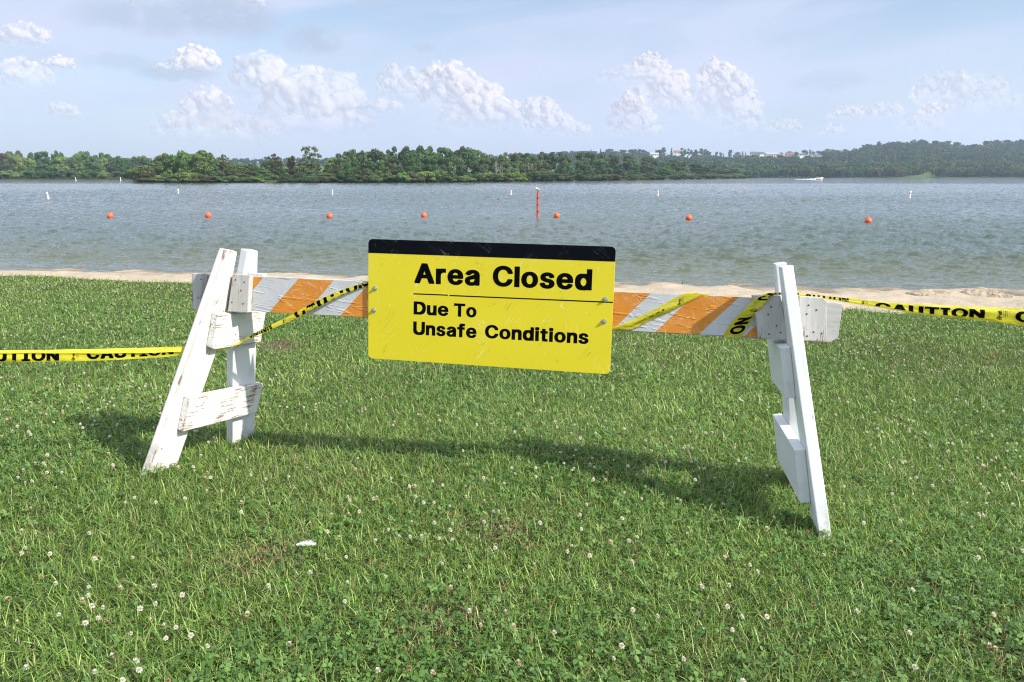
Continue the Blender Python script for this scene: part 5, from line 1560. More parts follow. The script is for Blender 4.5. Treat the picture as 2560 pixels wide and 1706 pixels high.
def skin(name, pts, edges, mats, levels=2):
    """a continuous body from a skeleton of joints with radii"""
    me = bpy.data.meshes.new(name)
    me.from_pydata([p[:3] for p in pts], edges, [])
    o = bpy.data.objects.new(name, me)
    COL.objects.link(o)
    o.modifiers.new('skin', 'SKIN')
    for i, p in enumerate(pts):
        me.skin_vertices[0].data[i].radius = (p[3], p[4] if len(p) > 4 else p[3])
    me.skin_vertices[0].data[0].use_root = True
    sb = o.modifiers.new('sub', 'SUBSURF')
    sb.levels = sb.render_levels = levels
    dg = bpy.context.evaluated_depsgraph_get()
    m2 = bpy.data.meshes.new_from_object(o.evaluated_get(dg))
    bpy.data.objects.remove(o)
    for m_ in mats:
        m2.materials.append(m_)
    m2.polygons.foreach_set("use_smooth", np.ones(len(m2.polygons), bool))
    return m2


M['gull_w'] = simple('white feathers', (0.80, 0.80, 0.79), 0.8)
M['gull_g'] = simple('grey wing feathers', (0.36, 0.38, 0.41), 0.8)
M['beak'] = simple('yellow beak', (0.7, 0.42, 0.05), 0.5)
gm = skin('gull', [(0, 0, .10, .062), (.07, 0, .135, .062), (.115, 0, .175, .042), (.135, 0, .215, .034), (.150, 0, .245, .037), (.175, 0, .245, .018),
                   (-.07, 0, .085, .045), (-.15, 0, .070, .022), (-.215, 0, .065, .010)], [(0, 1), (1, 2), (2, 3), (3, 4), (4, 5), (0, 6), (6, 7), (7, 8)], [M['gull_w']])
gull = link('gull', gm, None, (q[0], q[1], 1.452))
gull.rotation_euler = (0, 0, R(150))
gull.scale = (.85, .85, .85)
tag(gull, 'white gull perched on top of the red post', 'bird')
for s in (-1, 1):
    w_ = skin('wing', [(.06, s * .055, .135, .02, .035), (-.03, s * .066, .11, .018, .045), (-.12, s * .05, .085, .012, .025), (-.22, s * .02, .075, .005, .008)], [(0, 1), (1, 2), (2, 3)], [M['gull_g']])
    link('wing', w_, gull)
    bm = bmesh.new()
    bmesh.ops.create_cone(bm, cap_ends=True, segments=6, radius1=.005, radius2=.006, depth=.075, matrix=Matrix.Translation((0.0, s * .025, .030)))
    bmesh.ops.create_cube(bm, size=1, matrix=Matrix.Translation((.015, s * .025, -.004)) @ Matrix.Diagonal((.045, .03, .006, 1)))
    link('leg', bm_mesh('leg', bm, [M['beak']]), gull)
bm = bmesh.new()
bmesh.ops.create_cone(bm, cap_ends=True, segments=8, radius1=.010, radius2=.002, depth=.05, matrix=Matrix.Translation((.205, 0, .240)) @ Matrix.Rotation(R(95), 4, 'Y'))
link('beak', bm_mesh('beak', bm, [M['beak']], True), gull)

# speedboat and its wake
q = at_water((2046, 448.8))
boat = empty('speedboat', (q[0], q[1], 0.05), R(8))
tag(boat, 'small white speedboat crossing the far water below the wooded hill', 'boat')
M['gel'] = simple('white gelcoat', (0.82, 0.82, 0.82), 0.3, vary=.05)
M['glass'] = simple('dark windscreen', (0.03, 0.04, 0.05), 0.1)
M['shirt'] = simple('red shirt', (0.55, 0.06, 0.05), 0.8)
M['skin'] = simple('skin', (0.45, 0.27, 0.19), 0.6)
bm = bmesh.new()
st = [(-2.3, .85, .75), (-1.2, .95, .78), (0, .98, .84), (1.2, .80, .95), (2.0, .45, 1.05), (2.7, .03, 1.15)]
rings = []
for (x_, w_, h_) in st:
    rings.append([bm.verts.new((x_, -w_, h_)), bm.verts.new((x_, -w_ * .8, .18)), bm.verts.new((x_, 0, -.15 + .2 * max(0, x_ / 2.7))), bm.verts.new((x_, w_ * .8, .18)), bm.verts.new((x_, w_, h_)),
                  bm.verts.new((x_, w_ * .7, h_ - .02)), bm.verts.new((x_, -w_ * .7, h_ - .02))])
for a_, b_ in zip(rings[:-1], rings[1:]):
    for i in range(7):
        bm.faces.new((a_[i], a_[(i + 1) % 7], b_[(i + 1) % 7], b_[i]))
bm.faces.new(rings[0]); bm.faces.new(rings[-1][::-1])
bmesh.ops.recalc_face_normals(bm, faces=bm.faces)
link('hull', bm_mesh('hull', bm, [M['gel']]), boat)
bm = bmesh.new()
v = [bm.verts.new(p_) for p_ in ((.9, -.75, .88), (.9, .75, .88), (.45, .68, 1.35), (.45, -.68, 1.35), (.86, -.75, .86), (.86, .75, .86), (.41, .68, 1.33), (.41, -.68, 1.33))]
for f_ in ((0, 1, 2, 3), (7, 6, 5, 4), (0, 3, 7, 4), (1, 5, 6, 2), (3, 2, 6, 7), (0, 4, 5, 1)):
    bm.faces.new([v[i] for i in f_])
link('windscreen', bm_mesh('windscreen', bm, [M['glass']]), boat)
bm = bmesh.new()
bmesh.ops.create_cube(bm, size=1, matrix=Matrix.Translation((-2.45, 0, .7)) @ Matrix.Diagonal((.45, .5, .8, 1)))
bmesh.ops.bevel(bm, geom=list(bm.edges), offset=.08, segments=2, affect='EDGES')
link('outboard_motor', bm_mesh('outboard_motor', bm, [M['dark']], True, 40), boat)
pm_ = skin('person', [(0, 0, .95, .16, .13), (0, 0, 1.15, .17, .12), (0.02, 0, 1.42, .20, .12), (.03, 0, 1.56, .07), (.05, 0, 1.70, .105), (.05, 0, 1.82, .08),
                      (.03, .24, 1.40, .06), (.16, .26, 1.18, .045), (.38, .18, 1.20, .035), (.03, -.24, 1.40, .06), (.16, -.26, 1.18, .045), (.38, -.18, 1.20, .035),
                      (.22, .10, .90, .09), (.48, .11, .88, .07), (.22, -.10, .90, .09), (.48, -.11, .88, .07)],
           [(0, 1), (1, 2), (2, 3), (3, 4), (4, 5), (2, 6), (6, 7), (7, 8), (2, 9), (9, 10), (10, 11), (0, 12), (12, 13), (0, 14), (14, 15)], [M['shirt']], 1)
pw = Matrix.Translation(Vector((q[0], q[1], 0.05))) @ Matrix.Rotation(R(8), 4, 'Z') @ Matrix.Translation((-.3, .3, -.15))
po = link('person', pm_); po.matrix_world = pw
tag(po, 'person in a red shirt sitting at the wheel of the speedboat', 'person')
M['foam'] = simple('white foam', (0.80, 0.83, 0.84), 0.7, vary=.05)
r = np.random.default_rng(9)
V, Fq = [], []
for k in range(150):
    t = r.random() ** 1.4
    x_ = -2.4 - 11 * t
    y_ = (r.choice((-1, 1)) * (.5 + 2.2 * t) + r.normal(0, .25 + .5 * t)) * (1 if r.random() < .7 else .3)
    s = .35 * (1 - .6 * t) * (0.5 + r.random())
    hgt = (.30 * (1 - t) ** 2 + .06) * (0.4 + r.random())
    b = len(V)
    V += [(x_ - s * 1.6, y_ - s, 0.0), (x_ + s * 1.6, y_ - s * .7, 0.0), (x_ + s, y_ + s, .0), (x_ - s, y_ + s * .8, 0.0), (x_, y_, hgt)]
    Fq += [(b, b + 1, b + 4), (b + 1, b + 2, b + 4), (b + 2, b + 3, b + 4), (b + 3, b, b + 4)]
me = mesh_np('boat_wake', np.array(V), np.array(Fq), [M['foam']], True)
wk = link('boat_wake', me, None, (q[0], q[1], .03)); wk.rotation_euler = (0, 0, R(8))
tag(wk, 'white foaming wake trailing behind the speedboat', 'wake', kind='stuff')


# ------------------------------------------------------------------ far shores, hills
def interp(tbl, x):
    a = np.array(tbl, float)
    return np.interp(x, a[:, 0], a[:, 1])


def elev(py):                        # tangent of the elevation of a pixel row
    return np.tan(np.arctan((853 - np.asarray(py, float)) / F) - PITCH)


def far_xy(px, D):
    """lateral position at ground distance D (straight ahead) of a column near the horizon"""
    return (np.asarray(px) - 1280) / F * (D * CP + 2.3 * SP), D


SHORE = [(-700, 450), (0, 450), (330, 450), (333, 457), (1000, 457), (1250, 455), (1500, 452), (1700, 449), (1870, 446.4), (1900, 444.3), (2560, 444), (3300, 444)]


def shore_D(px, tbl=SHORE):
    return -2.3 / elev(interp(tbl, px))


HILLTOP = [(-900, 410), (0, 410), (420, 410), (540, 409), (640, 407), (760, 409), (900, 408), (1250, 402), (1400, 394), (1470, 391), (1560, 391), (1650, 393), (1740, 396), (1800, 396),
           (1870, 395), (1960, 393), (2040, 393), (2070, 388), (2110, 385), (2150, 380), (2190, 369), (2230, 364), (2300, 361), (2360, 366), (2420, 364), (2480, 362), (2560, 358), (2800, 352), (3300, 350)]


def hill_z(px, D):
    D0 = 700.0
    top_D = 1250.0
    ztop = 2.3 + top_D * elev(interp(HILLTOP, px))
    t = np.clip((D - D0) / (top_D - D0), 0, 1.3)
    prof = np.where(t < .28, t * .55, .154 + (t - .28) * 1.175)
    prof = np.minimum(prof, 1.0 + 0 * t)
    return -0.5 + (ztop + .5) * prof


def hills_mat():
    m, g, b, o = mat('meadow and undergrowth')
    p = g.node('ShaderNodeNewGeometry').outputs['Position']
    n = g.noise(p, .02, 4)
    g.l.new(g.mix(n, (0.05, 0.085, 0.03), (0.13, 0.19, 0.06)), b.inputs['Base Color'])
    b.inputs['Roughness'].default_value = 1.0
    b.inputs['Specular IOR Level'].default_value = 0.0
    return m


M['hills'] = hills_mat()
pxs = np.linspace(-900, 3300, 240)
Ds = np.concatenate([np.linspace(690, 1250, 50), np.linspace(1260, 1900, 16)])
PX, DD = np.meshgrid(pxs, Ds)
X, _ = far_xy(PX, DD)
Z = hill_z(PX, DD)
V = np.stack([X, DD, Z], -1).reshape(-1, 3)
i = (np.arange(len(Ds) - 1)[:, None] * len(pxs) + np.arange(len(pxs) - 1)[None, :]).ravel()
tag(link('hills', mesh_np('hills', V, np.stack([i, i + 1, i + len(pxs) + 1, i + len(pxs)], 1), [M['hills']], True)), kind='structure')


def bank(name, x0, x1, tbl, depth, rise):
    """low ground of a wooded shore"""
    n, k = 120, 14
    px = np.linspace(x0, x1, n)
    D0 = shore_D(px, tbl)
    rows_ = []
    for j in range(k):
        t = j / (k - 1)
        D = D0 + depth * t - (1.0 if j == 0 else 0)
        x_, _ = far_xy(px, D0 + depth * t)
        e = np.clip(np.minimum((px - x0) / (25.0), (x1 - px) / 25.0), 0, 1)
        rows_.append(np.stack([x_, D, np.where(j == 0, -.3, (0.35 + rise * t) * e - .3 * (1 - e))], -1))
    V = np.concatenate(rows_)
    i = (np.arange(k - 1)[:, None] * n + np.arange(n - 1)[None, :]).ravel()
    tag(link(name, mesh_np(name, V, np.stack([i, i + 1, i + n + 1, i + n], 1), [M['bank']], True)), kind='structure')


M['bank'] = simple('bank undergrowth', (0.055, 0.065, 0.028), 1.0, vary=.4, scale=.3, spec=0)
SH_POINT = [(320, 457), (1000, 457), (1250, 455), (1500, 452), (1700, 449), (1880, 446.2)]
SH_LEFT = [(-700, 450), (480, 450)]
bank('wooded_point_ground', 330, 1876, SH_POINT, 70, 3.2)
bank('wooded_shore_ground', -700, 470, SH_LEFT, 90, 3.0)


# ------------------------------------------------------------------ trees
def leaf_cloud(seed, lobes, per, size, colors, jitter=.28, flat=.85, inner=.25):
    """crown of leaf sprays: lobes (centre, radius); returns verts, quads"""
    r = np.random.default_rng(seed)
    V = []
    for (c, rad) in lobes:
        d = r.normal(size=(per, 3))
        d /= np.linalg.norm(d, axis=1)[:, None]
        rr_ = rad * (1 - jitter * r.random(per) - inner * (r.random(per) < .25))
        P = np.array(c) + d * rr_[:, None] * np.array([1, 1, flat])
        nrm = d + r.normal(0, .45, (per, 3))
        nrm /= np.linalg.norm(nrm, axis=1)[:, None]
        a = np.cross(nrm, r.normal(size=(per, 3)))
        a /= np.linalg.norm(a, axis=1)[:, None]
        b = np.cross(nrm, a)
        s = (size * (.55 + .9 * r.random(per)))[:, None]
        k = .65 + .5 * r.random((per, 1))
        V.append(np.stack([P - a * s - b * s * k * .6, P + a * s * .5 - b * s * k, P + a * s + b * s * k * .5, P - a * s * .3 + b * s * k], 1))
    V = np.concatenate(V).reshape(-1, 3)
    V[:, 2] /= np.percentile(V[:, 2], 99.3)
    return V, np.arange(len(V)).reshape(-1, 4)


def crown_lobes(seed, kind):
    r = random.Random(seed)
    L = []
    if kind == 'broad':
        for k in range(15):
            a, h = r.uniform(0, 6.28), r.uniform(.32, .88)
            rad = .34 * math.sin(math.pi * min(1, (h - .18) / .86)) ** .6
            L.append(((rad * math.cos(a) * r.uniform(.5, 1), rad * math.sin(a) * r.uniform(.5, 1), h), r.uniform(.11, .18)))
        L.append(((0, 0, .62), .26)); L.append(((0, 0, .85), .14))
    elif kind == 'tall':
        for k in range(15):
            a, h = r.uniform(0, 6.28), r.uniform(.2, .92)
            rad = .22 * math.sin(math.pi * min(1, (h - .1) / .95)) ** .5
            L.append(((rad * math.cos(a), rad * math.sin(a), h), r.uniform(.09, .14)))
        L.append(((0, 0, .55), .2))
    elif kind == 'bushy':
        for k in range(15):
            a, h = r.uniform(0, 6.28), r.uniform(.12, .75)
            rad = .50 * (1 - .55 * h)
            L.append(((rad * math.cos(a), rad * math.sin(a), h), r.uniform(.15, .24)))
        L.append(((0, 0, .5), .32)); L.append(((.1, 0, .8), .18))
    elif kind == 'open':
        for k in range(60):
            a, h = r.uniform(0, 6.28), r.uniform(.30, .97)
            rad = .36 * math.sin(math.pi * min(1, (h - .3) / .78)) ** .5
            q_ = r.uniform(.15, 1.05)
            L.append(((rad * math.cos(a) * q_, rad * math.sin(a) * q_, h), r.uniform(.045, .08)))
    elif kind == 'cone':
        for k in range(18):
            h = .1 + .86 * k / 17
            a = k * 2.4
            rad = .17 * (1 - h) + .01
            L.append(((rad * math.cos(a), rad * math.sin(a), h), .15 * (1.08 - h) + .02))
    return L


def trunk_mesh(seed, kind):
    r = random.Random(seed)
    top = {'broad': .6, 'tall': .7, 'bushy': .5, 'open': .8, 'cone': .9}[kind]
    bm = bmesh.new()
    def limb(a, b, r0, r1, seg=6, n=4):
        a, b = Vector(a), Vector(b)
        rings = []
        q = (b - a).to_track_quat('Z', 'Y')
        for j in range(n + 1):
            t = j / n
            c = a.lerp(b, t) + Vector((r.uniform(-1, 1), r.uniform(-1, 1), 0)) * .012 * math.sin(math.pi * t)
            rings.append([bm.verts.new(c + q @ Vector((math.cos(6.283 * i / seg), math.sin(6.283 * i / seg), 0)) * (r0 + (r1 - r0) * t)) for i in range(seg)])
        for A_, B_ in zip(rings[:-1], rings[1:]):
            for i in range(seg):
                bm.faces.new((A_[i], A_[(i + 1) % seg], B_[(i + 1) % seg], B_[i]))
    limb((0, 0, -.08), (0, 0, top), .026, .009)
    for k in range(6 if kind != 'cone' else 0):
        h = r.uniform(.22, top * .85)
        a = k * 1.1 + r.uniform(-.3, .3)
        ln = r.uniform(.18, .34)
        limb((0, 0, h), (ln * math.cos(a), ln * math.sin(a), h + ln * r.uniform(.5, 1.1)), .012, .004, 5, 3)
    return bm_mesh('trunk', bm, [M['bark']], True)


M['bark'] = simple('grey brown bark', (0.13, 0.11, 0.09), 0.95, vary=.4, scale=8, spec=.1)
M['pale_bark'] = simple('bleached dead wood', (0.25, 0.23, 0.19), 0.95, vary=.25, scale=8, spec=.1)
LEAF = {
    'mid': leafy('mid green foliage', col=(0.068, 0.122, 0.031), trans=.22, rough=.6, spec=.2, obj_random=True),
    'bright': leafy('bright green foliage', col=(0.130, 0.200, 0.046), trans=.22, rough=.6, spec=.2, obj_random=True),
    'dark': leafy('dark green foliage', col=(0.050, 0.098, 0.030), trans=.18, rough=.6, spec=.2, obj_random=True),
    'olive': leafy('olive brown foliage', col=(0.090, 0.092, 0.034), trans=.2, rough=.6, spec=.2, obj_random=True),
    'yellow': leafy('yellowish foliage', col=(0.150, 0.165, 0.040), trans=.22, rough=.6, spec=.2, obj_random=True),
    'copper': leafy('copper red foliage', col=(0.085, 0.050, 0.036), trans=.15, rough=.6, spec=.2),
}
CROWN, TRUNK = {}, {}
for kind, cnt, per, size in (('broad', 4, 190, .025), ('tall', 3, 180, .023), ('bushy', 3, 190, .031), ('open', 2, 40, .016), ('cone', 2, 60, .032)):
    for k in range(cnt):
        V, Fq = leaf_cloud(100 + k * 7 + len(kind), crown_lobes(k * 13 + len(kind), kind), per, size, None)
        for lm_ in LEAF:
            CROWN[(kind, k, lm_)] = (V, Fq)
        TRUNK[(kind, k)] = trunk_mesh(k + 3, kind)
CM = {}


def crown_mesh(kind, k, lm_):
    key = (kind, k, lm_)
    if key not in CM:
        V, Fq = CROWN[key]
        CM[key] = mesh_np('crown', V, Fq, [LEAF[lm_]])
    return CM[key]


CNT = {'broad': 4, 'tall': 3, 'bushy': 3, 'open': 2, 'cone': 2}
tr_rng = random.Random(5)
N_TREES = [0]


def tree(px, D, base, top, kind, lm_, label, group=None, wide=None, k=None):
    """a tree standing at column px, distance D, foot height base and top height top"""
    if top - base < 1.2:
        return
    x_, _ = far_xy(px, D)
    h = top - base
    k = tr_rng.randrange(CNT[kind]) if k is None else k
    r_ = empty('tree', (float(x_), D, base), tr_rng.uniform(0, 6.28))
    w = (wide if wide else h * tr_rng.uniform(.9, 1.15))
    r_.scale = (w, w, h)
    link('crown', crown_mesh(kind, k, lm_), r_)
    link('trunk', TRUNK[(kind, k)], r_)
    tag(r_, label, 'tree', group)
    N_TREES[0] += 1
    return r_


def z_at(py, D):
    return 2.3 + D * float(elev(py))


# --- the wooded point: skyline read from the photograph, rows rising towards the back
SKY_POINT = [(333, 432), (345, 416), (375, 413), (400, 392), (425, 386), (455, 383), (480, 385), (510, 380), (535, 386), (555, 396), (580, 404), (610, 409), (640, 411), (665, 407), (690, 398), (705, 406),
             (735, 405), (760, 408), (800, 408), (835, 390), (860, 378), (890, 374), (910, 377), (935, 376), (960, 371), (1000, 365), (1060, 364), (1120, 366), (1160, 366), (1185, 374), (1210, 383), (1260, 381),
             (1330, 381), (1400, 380), (1450, 381), (1500, 384), (1560, 386), (1620, 392), (1680, 400), (1730, 404), (1790, 412), (1840, 421), (1870, 430)]
GP = 'trees of the wooded point'
LPT = {'mid': 'mid green leafy tree in the wood on the point', 'dark': 'dark green leafy tree in the wood on the point', 'bright': 'bright green leafy tree in the wood on the point',
       'olive': 'olive brown leafy tree in the wood on the point', 'yellow': 'low yellowish tree near the waterline of the point'}


def point_tree(px, row, top_py, kind, lm_, wpx, label=None, group=None, k=None):
    D0 = float(shore_D(px, SH_POINT))
    D = D0 + row
    base = 0.1 + 3.0 * row / 70
    top = z_at(top_py, D)
    return tree(px, D, base, top, kind, lm_, label or LPT[lm_], group or (GP if label is None else None), wide=wpx * D / F * 1.25, k=k)


rt = random.Random(21)
for row, n, frac, wp in ((58, 46, 1.0, (34, 48)), (40, 40, .86, (36, 50)), (24, 36, .68, (34, 46)), (11, 36, .46, (28, 42))):
    for j in range(n):
        px = 352 + (1855 - 352) * (j + rt.uniform(-.35, .35) + .5) / n
        D0 = float(shore_D(px, SH_POINT))
        b_py = interp([(a, b_) for a, b_ in SH_POINT], px)
        s_py = interp(SKY_POINT, px)
        tp = b_py - (b_py - s_py) * frac * (rt.uniform(.95, 1.0) if frac == 1 else rt.uniform(.88, 1.02))
        if px < 560:
            lm_ = rt.choice(('mid', 'bright', 'bright', 'mid'))
        elif px < 860:
            lm_ = rt.choice(('mid', 'bright', 'olive', 'mid', 'dark'))
        elif px < 1230:
            lm_ = rt.choice(('mid', 'dark', 'mid', 'mid', 'dark'))
        elif px < 1420:
            lm_ = rt.choice(('mid', 'olive', 'mid', 'dark'))
        else:
            lm_ = rt.choice(('dark', 'dark', 'mid'))
        scale = 1.0 if px < 1300 else 1.0 - .35 * (px - 1300) / 560
        kd = rt.choice(('broad', 'broad', 'tall', 'bushy')) if frac > .5 else rt.choice(('bushy', 'bushy', 'broad'))
        point_tree(px, row * (1 + .9 * max(0, (px - 1200) / 660)), tp, kd, lm_, rt.uniform(*wp) * scale)
for j in range(84):                    # low shrubs along the waterline
    px = 338 + 1530 * (j + rt.uniform(-.4, .4) + .5) / 84
    b_py = interp(SH_POINT, px)
    s_py = interp(SKY_POINT, px)
    point_tree(px, rt.uniform(.8, 4), b_py - max(8, (b_py - s_py) * rt.uniform(.16, .34)), 'bushy', rt.choice(('mid', 'bright', 'olive', 'mid')) if px < 1300 else rt.choice(('mid', 'dark', 'olive')),
               rt.uniform(26, 44), 'low waterside shrub along the foot of the wooded point', 'waterside shrubs of the wooded point')
point_tree(455, 12, 381, 'bushy', 'bright', 44, 'rounded bright green tree leading the tip of the point')
point_tree(512, 12, 378, 'broad', 'bright', 60, 'broad bright green tree, tallest near the tip of the point')
point_tree(425, 14, 385, 'tall', 'bright', 36, 'upright bright tree just before the tallest one at the tip')
point_tree(778, 30, 367, 'open', 'mid', 54, 'tall wispy open crowned tree standing above the wooded point', k=0)
point_tree(692, 30, 386, 'open', 'olive', 44, 'thin brownish tree above the low middle of the point', k=1)
point_tree(560, 30, 388, 'open', 'olive', 36, 'sparse brown topped tree behind the bright tree at the tip', k=1)
point_tree(728, 34, 391, 'tall', 'olive', 30, 'narrow olive tree just before the wispy tall one')
point_tree(978, 10, 409, 'bushy', 'yellow', 26, 'yellowish green tree low down in the middle of the wooded point')
point_tree(1222, 6, 432, 'bushy', 'yellow', 26, 'small yellow green bush at the water below the dead trunks')
point_tree(1215, 4, 441, 'bushy', 'yellow', 20, 'smallest yellow bush at the water below the dead trunks')
point_tree(362, 5, 417, 'bushy', 'olive', 40, 'low olive bush hanging over the water at the very tip of the point')

bm0 = []
for k in range(3):                      # dead standing trunks on the point
    r = random.Random(40 + k)
    bm = bmesh.new()
    def lim(a, b, r0, r1):
        a, b = Vector(a), Vector(b)
        q_ = (b - a).to_track_quat('Z', 'Y')
        A_ = [bm.verts.new(a + q_ @ Vector((math.cos(6.283 * i / 5), math.sin(6.283 * i / 5), 0)) * r0) for i in range(5)]
        B_ = [bm.verts.new(b + q_ @ Vector((math.cos(6.283 * i / 5), math.sin(6.283 * i / 5), 0)) * r1) for i in range(5)]
        for i in range(5):
            bm.faces.new((A_[i], A_[(i + 1) % 5], B_[(i + 1) % 5], B_[i]))
    tp = Vector((r.uniform(-.05, .05), 0, 1))
    lim((0, 0, -.02), tp, .013, .004)
    for j in range(5):
        h = r.uniform(.4, .85)
        a = r.uniform(0, 6.28)
        lim(tp * h, tp * h + Vector((math.cos(a) * .11, math.sin(a) * .11, .14)), .009, .003)
    bm0.append(bm_mesh('dead_tree', bm, [M['pale_bark']], True))
for j in range(12):
    px = rt.uniform(1225, 1335)
    D = float(shore_D(px, SH_POINT)) + 9
    h = z_at(rt.uniform(402, 412), D) - .6
    o = link('dead_tree', bm0[j % 3], None, (float(far_xy(px, D)[0]), D, .6))
    o.scale = (h, h, h); o.rotation_euler = (0, rt.uniform(-.08, .08), rt.uniform(0, 6))
    tag(o, 'bare pale dead trunk standing among the trees of the point', 'tree', 'dead trunks on the wooded point')

# --- the wooded shore beyond, at the frame edge
SKY_LEFT = [(-600, 385), (-100, 385), (0, 386), (30, 380), (50, 373), (75, 384), (110, 380), (130, 381), (150, 386), (172, 374), (190, 382), (215, 376), (238, 374), (262, 382), (290, 388), (310, 386), (325, 384), (350, 388), (375, 391), (415, 391), (470, 396)]
GL = 'trees of the wooded shore'
for row, n, frac, wp in ((75, 22, 1.0, (30, 42)), (50, 22, .80, (28, 40)), (28, 22, .58, (26, 36)), (9, 24, .34, (22, 34))):
    for j in range(n):
        px = -190 + 630 * (j + rt.uniform(-.35, .35) + .5) / n
        D = float(shore_D(px, SH_LEFT)) + row
        s_py = interp(SKY_LEFT, px)
        tp = 450 - (450 - s_py) * frac * rt.uniform(.92, 1.02)
        lm_ = rt.choice(('mid', 'bright', 'mid', 'dark')) if px < 290 else rt.choice(('dark', 'dark', 'mid'))
        lbl = {'mid': 'mid green leafy tree on the wooded shore beyond the point', 'bright': 'bright green leafy tree on the wooded shore beyond the point', 'dark': 'dark green leafy tree on the wooded shore beyond the point'}[lm_]
        tree(px, D, .3 + 3.0 * row / 90, z_at(tp, D), rt.choice(('broad', 'broad', 'tall', 'bushy')) if frac > .4 else 'bushy', lm_, lbl, GL, wide=rt.uniform(*wp) * D / F * 1.25)
D = float(shore_D(10, SH_LEFT)) + 60
tree(14, D, 3, z_at(386, D), 'broad', 'copper', 'dark copper red tree on the wooded shore at the frame edge', wide=9)
tree(149, D + 30, 3, z_at(378, D + 30), 'open', 'olive', 'pale thin crowned tree rising behind the wooded shore', wide=9, k=1)
print('individual trees', N_TREES[0])

# --- far hill: houses, skyline trees, and the wood that reads as one mass
M['wall_w'] = simple('white siding', (0.72, 0.70, 0.66), 0.7, vary=.06)
M['wall_b'] = simple('beige siding', (0.52, 0.46, 0.38), 0.7, vary=.06)
M['wall_p'] = simple('brick red siding', (0.45, 0.30, 0.25), 0.8, vary=.1)
M['roof_d'] = simple('dark shingle roof', (0.10, 0.10, 0.11), 0.9)
M['roof_g'] = simple('grey metal roof', (0.34, 0.35, 0.36), 0.6)
M['roof_r'] = simple('red brown roof', (0.24, 0.11, 0.08), 0.9)
M['pane'] = simple('dark window glass', (0.04, 0.05, 0.07), 0.15)


def house(px, py, wpx, hpx, wall, roof, label, D=1190.0, rz=0.0, deep=.6):
    x_, _ = far_xy(px, D)
    sc = D / F
    w, h = wpx * sc, hpx * sc
    base = z_at(py, D)
    r_ = empty('house', (float(x_), D, base), rz)
    tag(r_, label, 'house', 'houses on the far hilltop')
    d = w * deep
    bm = bmesh.new()
    eave = h * .62
    bmesh.ops.create_cube(bm, size=1, matrix=Matrix.Translation((0, 0, eave / 2 - 1.5)) @ Matrix.Diagonal((w, d, eave + 3, 1)))
    for s in (-1, 1):                       # gable triangles
        t_ = [bm.verts.new((s * w / 2, -d / 2, eave)), bm.verts.new((s * w / 2, d / 2, eave)), bm.verts.new((s * w / 2, 0, h * .96))]
        bm.faces.new(t_)
    bmesh.ops.recalc_face_normals(bm, faces=bm.faces)
    wl_ = link('wall', bm_mesh('wall', bm, [wall]), r_)
    bm = bmesh.new()
    ov, th = .4, .25
    prof = [(-d / 2 - ov, eave - .2), (0, h), (d / 2 + ov, eave - .2), (d / 2 + ov, eave - .2 - th), (0, h - th), (-d / 2 - ov, eave - .2 - th)]
    A_ = [bm.verts.new((-w / 2 - ov, y_, z_)) for y_, z_ in prof]
    B_ = [bm.verts.new((w / 2 + ov, y_, z_)) for y_, z_ in prof]
    for i in range(6):
        bm.faces.new((A_[i], A_[(i + 1) % 6], B_[(i + 1) % 6], B_[i]))
    bm.faces.new(A_); bm.faces.new(B_[::-1])
    bmesh.ops.recalc_face_normals(bm, faces=bm.faces)
    link('roof', bm_mesh('roof', bm, [roof]), r_)
    n = max(2, int(w / 3.2))
    for k in range(n):
        bm = bmesh.new()
        xw = -w / 2 + w * (k + .5) / n
        bmesh.ops.create_cube(bm, size=1, matrix=Matrix.Translation((xw, -d / 2 - .02, eave * .55)) @ Matrix.Diagonal((1.1, .08, 1.5, 1)))
        link('window', bm_mesh('window', bm, [M['pane']]), r_)


house(1633, 391.5, 21, 9, M['wall_w'], M['roof_g'], 'white house under grey roof, first of the hilltop houses, above the dark wood')
house(1689, 391.5, 12, 14, M['wall_w'], M['roof_r'], 'tall narrow white house with red brown roof between hilltop trees')
house(1723, 391, 8, 6, M['wall_w'], M['roof_d'], 'tiny white house half hidden by trees before the green meadow')
house(1846, 395, 12, 5, M['wall_w'], M['roof_g'], 'low white shed just past the green hilltop meadow', deep=.8)
house(1882, 391.5, 18, 11, M['wall_b'], M['roof_d'], 'beige house with dark roof touching the long white house')
house(1899, 390, 11, 9, M['wall_w'], M['roof_d'], 'long white house gable beside the beige one', deep=1.2)
house(1924, 391.5, 26, 9, M['wall_b'], M['roof_g'], 'wide beige house with grey roof in the middle of the hilltop row')
house(1946, 394, 13, 9, M['wall_b'], M['roof_r'], 'small beige house with brown roof in the hilltop row')
house(1969, 391.5, 17, 9, M['wall_p'], M['roof_r'], 'pinkish brick house with brown roof in the hilltop row')
house(2001, 391.5, 17, 7, M['wall_w'], M['roof_d'], 'low white house with dark roof near the end of the row')
house(2033, 393, 19, 8, M['wall_w'], M['roof_d'], 'last white house of the hilltop row, below the wooded rise')
house(2103, 384, 10, 8, M['wall_w'], M['roof_r'], 'white house with brown roof at the start of the wooded rise')
house(2128, 383.5, 25, 9, M['wall_b'], M['roof_g'], 'long grey roofed barn on the wooded rise', deep=.7)
house(2428, 375.5, 34, 9, M['wall_p'], M['roof_g'], 'wide grey roofed building alone among the trees of the hill', D=1230, deep=.6)

